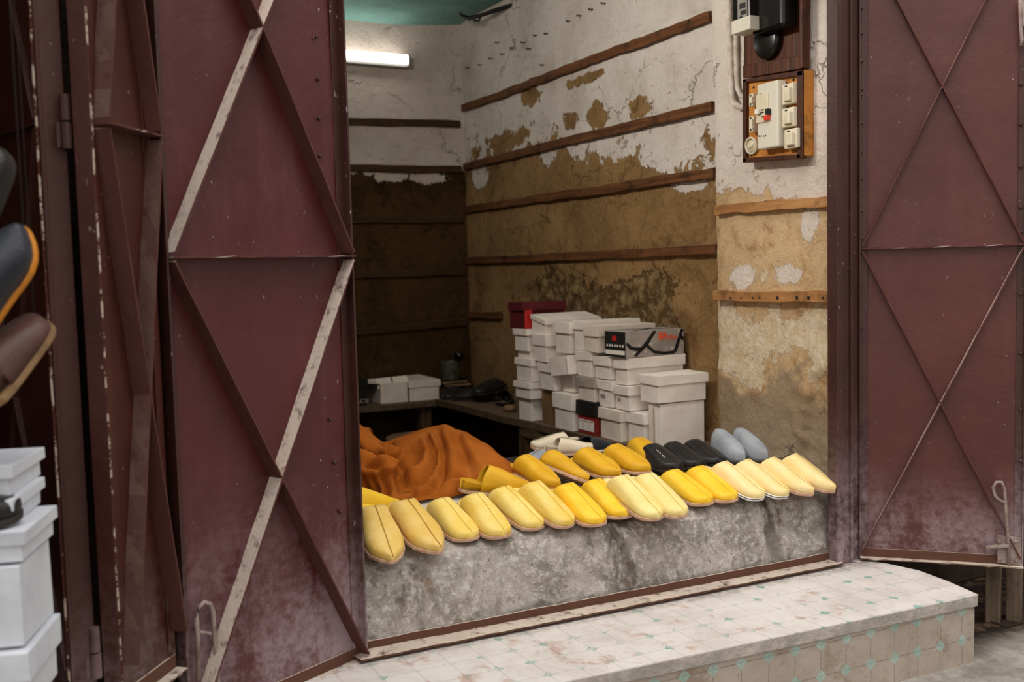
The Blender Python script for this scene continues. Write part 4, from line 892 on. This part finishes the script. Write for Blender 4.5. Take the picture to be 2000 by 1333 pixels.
front = [
 (767, 1103, 732, 994, 'point', L_TAN, SOLE_P, L_TANSEAM, 'leftmost slipper of the front row, broad tan-yellow with a deep centre seam', dict(t0=.26, h0=.062, Ls=.275, seam_r=.0016, wf=1.17)),
 (859, 1084, 795, 982, 'point', L_TAN, SOLE_P, L_TANSEAM, 'second slipper from the left in front, pointed tan-yellow with a dark centre seam', dict(t0=.26, h0=.062, Ls=.275, seam_r=.0016, wf=1.17)),
 (922, 1058, 865, 979, 'blunt', L_YEL, SOLE_P, SEAM, 'soft yellow blunt slipper, third from the left in the front row', {}),
 (984, 1053, 930, 970, 'blunt', L_YEL, SOLE_P, SEAM, 'soft yellow blunt slipper, fourth from the left in the front row', {}),
 (1055, 1036, 985, 956, 'blunt', L_YEL, SOLE_P, SEAM, 'soft yellow slipper, fifth from the left in front, before the leftmost deep-yellow one', {}),
 (1115, 1032, 1045, 946, 'blunt', L_YEL, SOLE_P, SEAM, 'muted yellow slipper, sixth from the left in the front row', {}),
 (1174, 1029, 1110, 950, 'blunt', L_BRT, SOLE_P, SEAM, 'bright yellow slipper, left one of the bright pair mid front row', {}),
 (1224, 1014, 1164, 942, 'blunt', L_BRT, SOLE_P, SEAM, 'bright yellow slipper with pink sole, left of the two pale cream-yellow ones', {}),
 (1286, 1018, 1217, 934, 'blunt', L_PAL, SOLE_P, SEAM, 'pale cream-yellow slipper, left of the pale pair mid front row', dict(Ls=.27)),
 (1335, 1013, 1266, 930, 'blunt', L_PAL, SOLE_P, SEAM, 'pale cream-yellow slipper, right of the pale pair mid front row', dict(Ls=.27)),
 (1386, 988, 1316, 923, 'blunt', L_BRT, SOLE_P, SEAM, 'bright yellow slipper just right of the pale cream-yellow pair', {}),
 (1433, 982, 1366, 916, 'blunt', L_BRT, SOLE_P, SEAM, 'rightmost of the bright yellow slippers, beside a pale one with a striped sole', {}),
 (1490, 978, 1414, 907, 'blunt', L_PEA, SOLE_W, SEAM, 'straw-coloured slipper on a white sole with a black stripe, fourth from the right', dict(wf=.97, sole_line=SEAM_D)),
 (1538, 974, 1458, 903, 'blunt', L_PEA, SOLE_W, SEAM, 'straw-coloured slipper with a thin black sole line, third from the right in front', dict(wf=.97, sole_line=SEAM_D)),
 (1588, 970, 1508, 899, 'point', L_PEA, SOLE_P, SEAM, 'pointed straw slipper, second from the right in the front row', dict(wf=.97)),
 (1630, 964, 1541, 890, 'point', L_PEA, SOLE_P, SEAM, 'pointed straw slipper at the right end of the front row, against the pier', dict(wf=.97)),
]
for tx, ty, qx, qy, shp, lm, sm, se, lab, kw in front: place_slipper('slipper', lab, tx, ty, qx, qy, .492, shp, lm, sm, se, FR, **{**dict(h0=.064), **kw})
back = [
 (1094, 958, 1027, 894, 'slim', L_DEP, SOLE_P, SEAM, 'deep-yellow pointed slipper, second from the left in the back row', {}),
 (1147, 945, 1075, 885, 'slim', L_DEP, SOLE_P, SEAM, 'deep-yellow slipper tipped on its side in the middle of the back row', dict(rollr=-.55)),
 (1213, 935, 1145, 880, 'point', L_DEP, SOLE_P, SEAM, 'wide deep-yellow slipper in the back row, right of the tipped one', {}),
 (1271, 926, 1202, 873, 'point', L_DEP, SOLE_P, SEAM, 'deep-yellow slipper at the right end of the back row, beside the black one', {}),
 (1324, 921, 1274, 884, 'blunt', L_BLK, SOLE_D, SEAM_D, 'black leather slipper with white stitches, left of three dark ones', {}),
 (1368, 916, 1313, 889, 'blunt', L_BLK, SOLE_D, SEAM_D, 'black leather slipper, middle one of three dark ones behind bright yellow', {}),
 (1410, 911, 1354, 883, 'blunt', L_BLK, SOLE_D, SEAM_D, 'black leather slipper, right one of the dark three, beside the grey slippers', {}),
 (1455, 908, 1405, 861, 'slim', L_GRY, SOLE_D, None, 'grey suede slipper with a high peak, left one of the grey pair', dict(peak=1, h0=.10, wf=.98)),
 (1500, 906, 1446, 855, 'slim', L_GRY, SOLE_D, None, 'grey suede slipper with a high peak, leaning against the pier', dict(peak=1, h0=.10, wf=.98)),
]
for tx, ty, qx, qy, shp, lm, sm, se, lab, kw in back:
    t = place_slipper('slipper', lab, tx, ty, qx, qy, .572, shp, lm, sm, se, BRW, **{**dict(pmin=2, pmax=18), **kw})
    if 'white stitches' in lab:
        b = BM()
        for u in (.30, .36, .42, .52, .56, .60): tube(b, [VAMP(u, .40)+Vector((0, 0, .001)), VAMP(u+.025, .40)+Vector((0, 0, .001))], .0016, 5)
        link('stitching', b, WHITE_P, t, world=False)
def lay(name, label, x, y, z, head, pitch, shape, lm, sm, se, grp=None, rollr=0, **k):
    R = Matrix.Rotation(head, 4, 'Z') @ Matrix.Rotation(-pitch, 4, 'X') @ Matrix.Rotation(rollr, 4, 'Y'); ls = k.pop('Ls', .275)
    loc = Vector((x, y, z)) - (R @ Vector((0, ls*.5, 0))); t = thing(name, label, 'slipper' if 'slipper' in name else 'shoe', loc, tuple(R.to_euler()), grp)
    slipper_parts(t, shape, ls, lm, sm, se, **k); return t
a_, b_ = PZ(1038, 950, .585), PZ(925, 950, .60); dv = a_-b_
lay('slipper', 'leftmost deep-yellow slipper of the back row, its open mouth towards the orange robe', a_.x-.115*dv.normalized().x-.02, a_.y-.115*dv.normalized().y-.02, .572, math.atan2(-dv.x, dv.y), .16, 'slim', L_DEP, SOLE_P, SEAM, BRW, Ls=.25, t0=.36, h0=.085, heel_up=True)
# the loose pile at the left, its tip by the sleeve
p = PZ(742, 972, .60); lay('slipper', 'bright yellow slipper lying sideways on the pile beside the orange sleeve', 0.975, 2.90, .580, -1.15, .24, 'point', L_BRT, SOLE_P, SEAM, BRW, t0=.16)
lay('slipper', 'yellow slipper underneath the sideways one at the left end of the sill', 0.965, 2.87, .545, -1.05, .08, 'point', L_BRT, SOLE_P, SEAM, BRW, t0=.2)
lay('slipper', 'yellow slipper standing on its heel behind the left shutter edge', .94, 3.08, .66, -.2, -1.15, 'point', L_YEL, SOLE_P, SEAM, BRW)
place_slipper('slipper', 'yellow slipper lying behind the row, half hidden by the black slipper', 1290, 904, 1246, 882, .585, 'point', L_DEP, SOLE_P, SEAM, BRW, pmin=0, pmax=4)
# ------------------------------------------------------------------ odd shoes behind the back row
def at(px, py, y): p = PY(px, py, y); return p.x, p.y, p.z
x, y, z = at(1111, 888, 3.27); lay('shoe', 'cream mule with its toe pointing right, in front of its partner', x, y, z, -1.75, 0, 'blunt', L_CRM, SOLE_P, SEAM_D, 'cream mules', Ls=.20, heel_up=True, h0=.058, wf=.82)
zc = z
x, y, z = at(1084, 878, 3.40); lay('shoe', 'cream mule with its toe pointing left, behind its partner', x, y, z, 1.25, 0, 'blunt', L_CRM, SOLE_P, SEAM_D, 'cream mules', Ls=.20, heel_up=True, h0=.058, wf=.82)
x, y, z = at(1046, 902, 3.27); lay('shoe', 'old grey-white shoe under the cream mules beside the bench post', x, y, zc-.03, 2.0, 0, 'blunt', L_GRY, SOLE_W, SEAM_D, None, Ls=.18, heel_up=True, h0=.05, wf=.8)
x, y, z = at(1158, 886, 3.30); lay('shoe', 'navy shoe with a white sole behind the deep-yellow slippers', x, y, zc-.008, -1.2, .05, 'blunt', L_NAV, SOLE_W, SEAM_D, None, Ls=.20, heel_up=True, h0=.055, wf=.85)
x = at(1100, 880, 3.3)[0]
b = BM(); plank(b, [(x-.20, 3.20), (x+.17, 3.20), (x+.17, 3.48), (x-.20, 3.48)], zc-.05, zc-.028, .003); t = thing('low_crate', 'low dark wooden crate in the shade under the cream mules', 'crate', (x, 3.34, .2)); link('crate_top', b, BLKCR, t)
for dx, dy in ((-.17, 3.22), (.14, 3.22), (.14, 3.46), (-.17, 3.46)):
    b = BM(); beam(b, (x+dx, dy, .19), (x+dx, dy, zc-.05), .03, .03, up=(0, 1, 0)); link('leg', b, POST, t)
b = BM(); box(b, (x-.06, 3.24, zc-.028), (x+.16, 3.44, zc-.001), None, .003); tag(link('shoe_sole_pack', b, BLKCR, None, bevel=.003), 'dark flat bundle between the crate and the cream mules', 'bundle')
# dark shoes heaped at the far end of the bench
for k, (x, y, z, hd, lab) in enumerate(((2.44, 5.25, .556, .9, 'dark worn shoe at the bottom left of the heap in the bench corner'), (2.52, 5.02, .556, -.5, 'dark worn shoe nearest the maroon box in the corner heap'), (2.50, 5.16, .605, 1.9, 'dark worn shoe lying on top of the corner heap'), (2.40, 5.45, .556, 2.4, 'dark worn shoe next to the plate in the bench corner'))):
    lay('shoe', lab, x, y, z, hd, .08, 'blunt', L_BLK, SOLE_D, SEAM_D, 'old shoes heaped in the bench corner', heel_up=True)
b = BM(); p = PX(995, 800, 2.40); lathe(b, [(.01, -.012), (.03, -.01), (.036, .004), (.025, .02), (.006, .024)], (p.x, p.y, .566), 12); tag(link('leather_scrap', b, INSOLE, None, True), 'small tan leather lump on the bench beside the far boxes', 'leather scrap')
# pale cloth under the slippers
def cl(u, v):
    x = 1.04 + .56*u; y = 2.875+.15*v; return Vector((x, y, sill_z(min(y, 3.15)) + .012 + .009*fbm((x, y, 2), 7) + .004*fbm((x, y, 5), 25) + (.02*max(0, v-.7) if u > .4 else 0)))
b = BM(); gridsurf(b, cl, 50, 24); o = link('paper_sheet', b, PAPER, None, True); o.modifiers.new('thickness', 'SOLIDIFY').thickness = .002; tag(o, 'creased white paper spread on the sill in front of the orange robe', 'paper')
# ================================================================== goods of the neighbouring stall at the left
NB = 'boxes of the next stall'
def nb(label, px, py, d, L, W, Hh, ang, lid, mat=CARD_B):
    p = PW(px, py, d); return shoe_box(label, p, L, W, Hh, ang, lid, mat, None, NB)
# right bottom corner of each given
def nbox(label, px, top, bot, d, lid, W=.18, L=.3, ang=-.30, mat=CARD_B):
    q = PW(px, bot, d); tp = PW(px, top, d); Hh = tp.z-q.z; R = Matrix.Rotation(ang, 4, 'Z'); c = q - (R @ Vector((L, 0, 0)))
    return shoe_box(label, c, L, W, Hh-.002, ang, lid, mat, None, NB)
d0 = 1.62
nbox('lowest white box at the bottom left corner of the picture', 58, 1268, 1400, d0, .45)
nbox('white box second from the bottom at the far left, its lid overhanging', 50, 1100, 1266, d0, .0, L=.31)
nbox('open bluish white box holding a black shoe at the far left', 48, 1033, 1098, d0, .5, L=.30)
nbox('small grey-white box above the one with the black shoe, far left', 24, 972, 1031, d0+.02, .4)
nbox('uppermost narrow white box of the stack at the far left edge', 22, 905, 970, d0+.04, .4)
p = PW(0, 1075, d0-.02)
lay('shoe', 'black shoe lying on the bluish white box at the far left', p.x-.07, p.y+.05, PW(48, 1033, d0).z+.004, -1.25, .02, 'blunt', L_BLK, SOLE_D, SEAM_D, None, Ls=.22, heel_up=True)
# hanging slippers
def hang(name, label, px, py, d, rot, shape, lm, sm, se, Ls=.27, **k):
    p = PW(px, py, d); R = Euler(rot).to_matrix().to_4x4(); loc = p - (R @ Vector((0, Ls*.5, .02)))
    t = thing(name, label, 'slipper', loc, rot, 'slippers hanging at the next stall'); slipper_parts(t, shape, Ls, lm, sm, se, **k)
    b = BM(); top = R @ Vector((0, Ls*.98, .02)); b2 = Vector(loc)+top; tube(b, [b2, b2+Vector((0, 0, .5))], .0008, 5); link('string', b, WIRE, t); return t
hang('slipper', 'dark hanging slipper edged in orange at the far left', -14, 545, 1.60, (1.15, .35, -.75), 'slim', L_NAV, L_ORG, None, .20, heel_up=True)
hang('sandal', 'brown leather sandal hanging below the orange-edged slipper', 14, 705, 1.66, (.72, -.2, -.85), 'blunt', L_BRN, INSOLE, SEAM_D, .20, heel_up=True)
hang('slipper', 'black slipper hanging topmost at the far left edge', -58, 372, 1.6, (1.3, .2, -.5), 'blunt', L_BLK, SOLE_D, SEAM_D, .17)
# ================================================================== right-hand edge: legs of a stall table
t = thing('stall_table', 'weathered wooden stall legs below the right shutter', 'table', (3.3, 2.55, 0))
for px in (1940, 1980):
    p = PW(px, 1222, 3.62); b = BM(); beam(b, (p.x, p.y, p.z), (p.x, p.y, .62), .055, .05, up=(0.5, -.86, 0), n=5, jit=.002); link('leg', b, BLK_W, t, bevel=.003)
pl_ = PW(1960, 1222, 3.62)
b = BM(); box(b, (pl_.x-.12, pl_.y-.02, .62), (pl_.x+.7, pl_.y+.14, .65)); link('table_top', b, BLK_W, t)
b = BM(); box(b, (pl_.x-.06, pl_.y-.06, -.002), (pl_.x+.6, pl_.y+.10, PW(1940, 1222, 3.62).z)); link('plinth', b, W_FRONT, t)
# ================================================================== the seated person in the orange robe
per = thing('person', 'person in a rust-orange robe sitting behind the sill, half hidden by the left shutter', 'person', (1.0, 3.6, .2))
def evaluated(bm, mods):
    me = bpy.data.meshes.new('tmp'); bm.to_mesh(me); bm.free(); o = bpy.data.objects.new('tmp', me); C.objects.link(o)
    mods(o); dg = bpy.context.evaluated_depsgraph_get(); m2 = bpy.data.meshes.new_from_object(o.evaluated_get(dg)); bpy.data.objects.remove(o); return m2
SIL = [(660, 930), (690, 905), (720, 892), (750, 884), (772, 877), (790, 868), (806, 862), (822, 858), (834, 853), (850, 843), (868, 838), (884, 837), (898, 843), (911, 852), (923, 864), (934, 875), (950, 887), (957, 899), (963, 911), (970, 945)]
def lap(u, v):
    t = u*(len(SIL)-1); i = min(int(t), len(SIL)-2); f = t-i
    px = SIL[i][0]*(1-f)+SIL[i+1][0]*f; py = SIL[i][1]*(1-f)+SIL[i+1][1]*f
    T = PY(px, py, 3.46); a = 2*math.pi*v
    s_ = math.sin(a); c_ = math.cos(a); fr = (.50 if px < 880 else .50-.0022*(px-880)) if s_ < 0 else .36; zb = .50 + (.06*min(1, -s_*1.2) if s_ < 0 else 0)
    e = 1.0 if u < .93 else max(.05, 1-((u-.93)/.07)**2*.6)
    y = 3.46 + math.copysign(abs(s_)**.85, s_)*fr*e
    z = zb + (T.z-zb)*abs(c_)**.9 if c_ > 0 else zb + .16*c_
    return Vector((T.x, y, z))
bm = BM(); g = gridsurf(bm, lap, 44, 40, True); bm.faces.new([v for v in g[0]][::-1]); bm.faces.new([v for v in g[-1]])
def limb(bm, pts, n=20):
    rings = []; P_ = [Vector(p[:3]) for p in pts]
    for i, p in enumerate(P_):
        d = (P_[min(i+1, len(P_)-1)]-P_[max(0, i-1)]).normalized(); s_ = d.cross(Vector((0, 1, 0))).normalized(); u_ = s_.cross(d)
        rx, ry = pts[i][3], pts[i][4]
        rings.append([bm.verts.new(p + s_*rx*math.cos(2*math.pi*k/n) + u_*ry*math.sin(2*math.pi*k/n)) for k in range(n)])
    for a, b_ in zip(rings, rings[1:]):
        for k in range(n): bm.faces.new((a[k], a[(k+1) % n], b_[(k+1) % n], b_[k]))
    bm.faces.new(rings[0][::-1]); bm.faces.new(rings[-1])
limb(bm, [(1.06, 3.56, .42, .20, .22), (1.0, 3.57, .58, .185, .21), (.955, 3.58, .74, .165, .19), (.90, 3.58, .90, .15, .19), (.86, 3.58, 1.0, .11, .17), (.84, 3.58, 1.06, .07, .085)])
ck = PY(776, 950, 3.12)
limb(bm, [(.87, 3.42, .99, .07, .07), (.90, 3.34, .86, .08, .075), (.95, 3.25, .70, .085, .08), (1.02, 3.16, .64, .08, .075), (1.10, 3.125, .625, .070, .072), (ck.x-.05, 3.11, ck.z+.002, .064, .066), (ck.x, 3.10, ck.z-.002, .060, .062)])
limb(bm, [(*PY(672, 850, 3.42), .066, .08), (*PY(700, 868, 3.40), .063, .08), (*PY(722, 885, 3.38), .058, .08), (*PY(750, 894, 3.36), .055, .075), (*PY(788, 907, 3.34), .045, .07)])
limb(bm, [(.87, 3.74, .99, .07, .07), (.93, 3.84, .80, .075, .07), (1.10, 3.78, .68, .065, .065), (1.25, 3.66, .66, .055, .055)])
bmesh.ops.recalc_face_normals(bm, faces=bm.faces)
def mods(o):
    r = o.modifiers.new('r', 'REMESH'); r.mode = 'VOXEL'; r.voxel_size = .009
    s_ = o.modifiers.new('s', 'SMOOTH'); s_.iterations = 4; s_.factor = .5
me = evaluated(bm, mods)
FOLDS = [([(757, 868), (768, 890), (783, 915), (792, 945), (803, 972)], 8, -.030), ([(834, 853), (849, 878), (847, 906), (828, 937), (800, 940)], 5, -.022), ([(828, 866), (836, 886), (832, 908), (815, 922), (794, 922)], 8, .014), ([(842, 852), (858, 880), (856, 910), (840, 942)], 6, .012), ([(800, 878), (812, 892), (806, 908)], 8, -.008),
 ([(868, 845), (882, 880), (888, 930), (872, 968)], 15, .012), ([(856, 848), (866, 885), (864, 925), (850, 952)], 8, -.018), ([(780, 957), (830, 955), (858, 946), (872, 940), (900, 934), (940, 934)], 3.5, -.012), ([(780, 964), (830, 961), (860, 953), (900, 941), (945, 941)], 4, .006),
 ([(685, 850), (715, 880), (748, 905), (778, 912)], 8, .022), ([(685, 878), (712, 905), (738, 916)], 7, -.024), ([(685, 908), (715, 925), (745, 918), (768, 922)], 8, .018), ([(716, 893), (755, 893), (787, 886)], 6, -.022), ([(690, 835), (712, 862), (748, 880)], 7, .012),
 ([(905, 855), (925, 890), (952, 930)], 10, .010), ([(893, 852), (908, 890), (918, 925)], 8, -.010), ([(742, 926), (753, 950), (755, 980)], 4, -.012), ([(757, 922), (769, 950), (770, 978)], 4.5, .008), ([(724, 930), (736, 955), (737, 984)], 4, -.012), ([(708, 932), (718, 955), (718, 984)], 4, -.010), ([(773, 925), (783, 955), (778, 982)], 5, -.02),
 ([(800, 945), (840, 930), (862, 912)], 6, -.008), ([(815, 965), (845, 958)], 5, .008)]
co = np.empty(len(me.vertices)*3); me.vertices.foreach_get('co', co); co = co.reshape(-1, 3)
no = np.array([v.normal[:] for v in me.vertices])
d_ = co - np.array(CP); w_ = d_ @ np.array(CF); qx = 1000+FOC*(d_ @ np.array(CR))/w_; qy = 666.5-FOC*(d_ @ np.array(CU))/w_
disp = np.zeros(len(co)); facing = (-(no*d_).sum(1) > -.02*1) & (co[:, 1] < 3.62)
for pl, wd_, am in FOLDS:
    best = np.full(len(co), 1e9)
    for (x0, y0), (x1, y1) in zip(pl, pl[1:]):
        L2 = (x1-x0)**2+(y1-y0)**2; t_ = np.clip(((qx-x0)*(x1-x0)+(qy-y0)*(y1-y0))/L2, 0, 1)
        best = np.minimum(best, np.hypot(qx-x0-t_*(x1-x0), qy-y0-t_*(y1-y0)))
    disp += 1.55*am*np.exp(-(best/wd_)**2)*facing
back_ = np.array([.010*fbm((c[0], c[1], c[2]), 9, 3) for c in co]); disp += np.where(facing, back_*.35, back_)
co2 = co + no*disp[:, None]
for i, c in enumerate(co2):               # the cloth lies on the sill
    if c[1] < 3.185:
        zmin = sill_z(c[1]) + (.024 if c[1] < 3.04 else .012)
        if c[2] < zmin: co2[i, 2] = zmin
me.vertices.foreach_set('co', co2.ravel()); me.update()
bm = BM(); bm.from_mesh(me); bmesh.ops.smooth_vert(bm, verts=bm.verts, factor=.4, use_axis_x=True, use_axis_y=True, use_axis_z=True)
robe = link('robe', bm, ROBE, per, True)
# body: one skinned figure under the robe
J = {'pelvis': (1.02, 3.57, .50, .13), 'waist': (.97, 3.58, .68, .115), 'chest': (.91, 3.58, .86, .125), 'nb': (.865, 3.58, 1.02, .06), 'neck': (.855, 3.58, 1.075, .052),
 'skull0': (.865, 3.58, 1.14, .070), 'skull': (.862, 3.58, 1.205, .083), 'crown': (.855, 3.58, 1.265, .066),
 'shr': (.885, 3.43, .97, .060), 'elr': (.97, 3.22, .675, .040), 'wrr': (1.02, 3.16, .638, .028), 'hdr': (1.06, 3.145, .634, .026),
 'shl': (.885, 3.73, .97, .060), 'ell': (.98, 3.82, .74, .040), 'wrl': (1.17, 3.70, .66, .028), 'hdl': (1.22, 3.68, .655, .030),
 'hpr': (1.08, 3.49, .48, .085), 'knr': (1.50, 3.44, .58, .062), 'anr': (1.56, 3.50, .28, .040), 'ftr': (1.66, 3.50, .235, .035),
 'hpl': (1.08, 3.66, .48, .085), 'knl': (1.50, 3.66, .56, .062), 'anl': (1.58, 3.68, .28, .040), 'ftl': (1.68, 3.68, .235, .035)}
E_ = [('pelvis', 'waist'), ('waist', 'chest'), ('chest', 'nb'), ('nb', 'neck'), ('neck', 'skull0'), ('skull0', 'skull'), ('skull', 'crown'), ('chest', 'shr'), ('shr', 'elr'), ('elr', 'wrr'), ('wrr', 'hdr'), ('chest', 'shl'), ('shl', 'ell'), ('ell', 'wrl'), ('wrl', 'hdl'), ('pelvis', 'hpr'), ('hpr', 'knr'), ('knr', 'anr'), ('anr', 'ftr'), ('pelvis', 'hpl'), ('hpl', 'knl'), ('knl', 'anl'), ('anl', 'ftl')]
for h, sy in (('hdr', -1), ('hdl', 1)):   # five fingers on each hand
    hx, hy, hz, _ = J[h]
    for k in range(4):
        o_ = (k-1.5)*.019; J[f'{h}{k}a'] = (hx+.045, hy+o_, hz+.004, .0095); J[f'{h}{k}b'] = (hx+.075-.004*abs(k-1.4), hy+o_*1.05, hz-.006, .0085); J[f'{h}{k}c'] = (hx+.095-.006*abs(k-1.4), hy+o_*1.05, hz-.024, .0075)
        E_ += [(h, f'{h}{k}a'), (f'{h}{k}a', f'{h}{k}b'), (f'{h}{k}b', f'{h}{k}c')]
    J[f'{h}t'] = (hx+.022, hy-.040*sy, hz-.004, .011); J[f'{h}u'] = (hx+.050, hy-.046*sy, hz-.016, .009); E_ += [(h, f'{h}t'), (f'{h}t', f'{h}u')]
me = bpy.data.meshes.new('body'); ks = list(J); me.from_pydata([J[k][:3] for k in ks], [(ks.index(a), ks.index(b_)) for a, b_ in E_], [])
o = bpy.data.objects.new('tmpb', me); C.objects.link(o); sk = o.modifiers.new('skin', 'SKIN'); sk.use_smooth_shade = True
for k, sv in zip(ks, me.skin_vertices[0].data): sv.radius = (J[k][3], J[k][3]); sv.use_root = (k == 'pelvis')
o.modifiers.new('sub', 'SUBSURF').levels = 2
m2 = bpy.data.meshes.new_from_object(o.evaluated_get(bpy.context.evaluated_depsgraph_get())); bpy.data.objects.remove(o)
bm = BM(); bm.from_mesh(m2)
for v in bm.verts:                        # brow, nose, mouth and chin on the side of the head that faces along the bench
    c = v.co
    if c.z > 1.08 and c.x > .88:
        dy = (c.y-3.58); n = math.exp(-(dy/.014)**2)
        c.x += .018*n*math.exp(-((c.z-1.175)/.018)**2) + .006*n*math.exp(-((c.z-1.145)/.008)**2) + .008*math.exp(-(dy/.05)**2)*math.exp(-((c.z-1.205)/.010)**2) + .010*math.exp(-(dy/.025)**2)*math.exp(-((c.z-1.115)/.014)**2)
        c.x -= .008*math.exp(-((abs(dy)-.03)/.013)**2)*math.exp(-((c.z-1.192)/.010)**2)
link('body', bm, SKIN, per, True)
for sy in (-1, 1):
    bm = BM(); bmesh.ops.create_uvsphere(bm, u_segments=12, v_segments=8, radius=.011, matrix=Matrix.Translation((.932, 3.58+.03*sy, 1.192))); link('eye', bm, WHITE_P, per, True)
    bm = BM(); lathe(bm, [(.004, -.006), (.020, -.004), (.022, .004), (.012, .008), (.004, .004)], (0, 0, 0), 12, Matrix.Translation((.862, 3.58+.083*sy, 1.175)) @ Vector((0, sy, 0)).to_track_quat('Z', 'Y').to_matrix().to_4x4() @ Matrix.Diagonal((.7, 1.3, 1, 1))); link('ear', bm, SKIN, per, True)
bm = BM()
def hr(u, v):
    a = 2*math.pi*v; th = (.05+.62*u)*math.pi*.9; x = .848-.02*u + .092*math.sin(th)*math.cos(a)*(1 if math.cos(a) < .2 else max(.35, 1-.75*u)); return Vector((x, 3.58+.090*math.sin(th)*math.sin(a), 1.205+.098*math.cos(th)))
gridsurf(bm, hr, 12, 24, True); link('hair', bm, HAIR, per, True)
t = thing('low_stool', 'low wooden stool under the person in the orange robe', 'stool', (1.02, 3.57, .2))
bm = BM(); plank(bm, [(.80, 3.36), (1.22, 3.36), (1.22, 3.80), (.80, 3.80)], .26, .295, .004); link('seat', bm, BENCH, t)
for x, y in ((.83, 3.39), (1.19, 3.39), (1.19, 3.77), (.83, 3.77)):
    bm = BM(); beam(bm, (x, y, .19), (x, y, .26), .04, .04, up=(0, 1, 0)); link('leg', bm, POST, t)
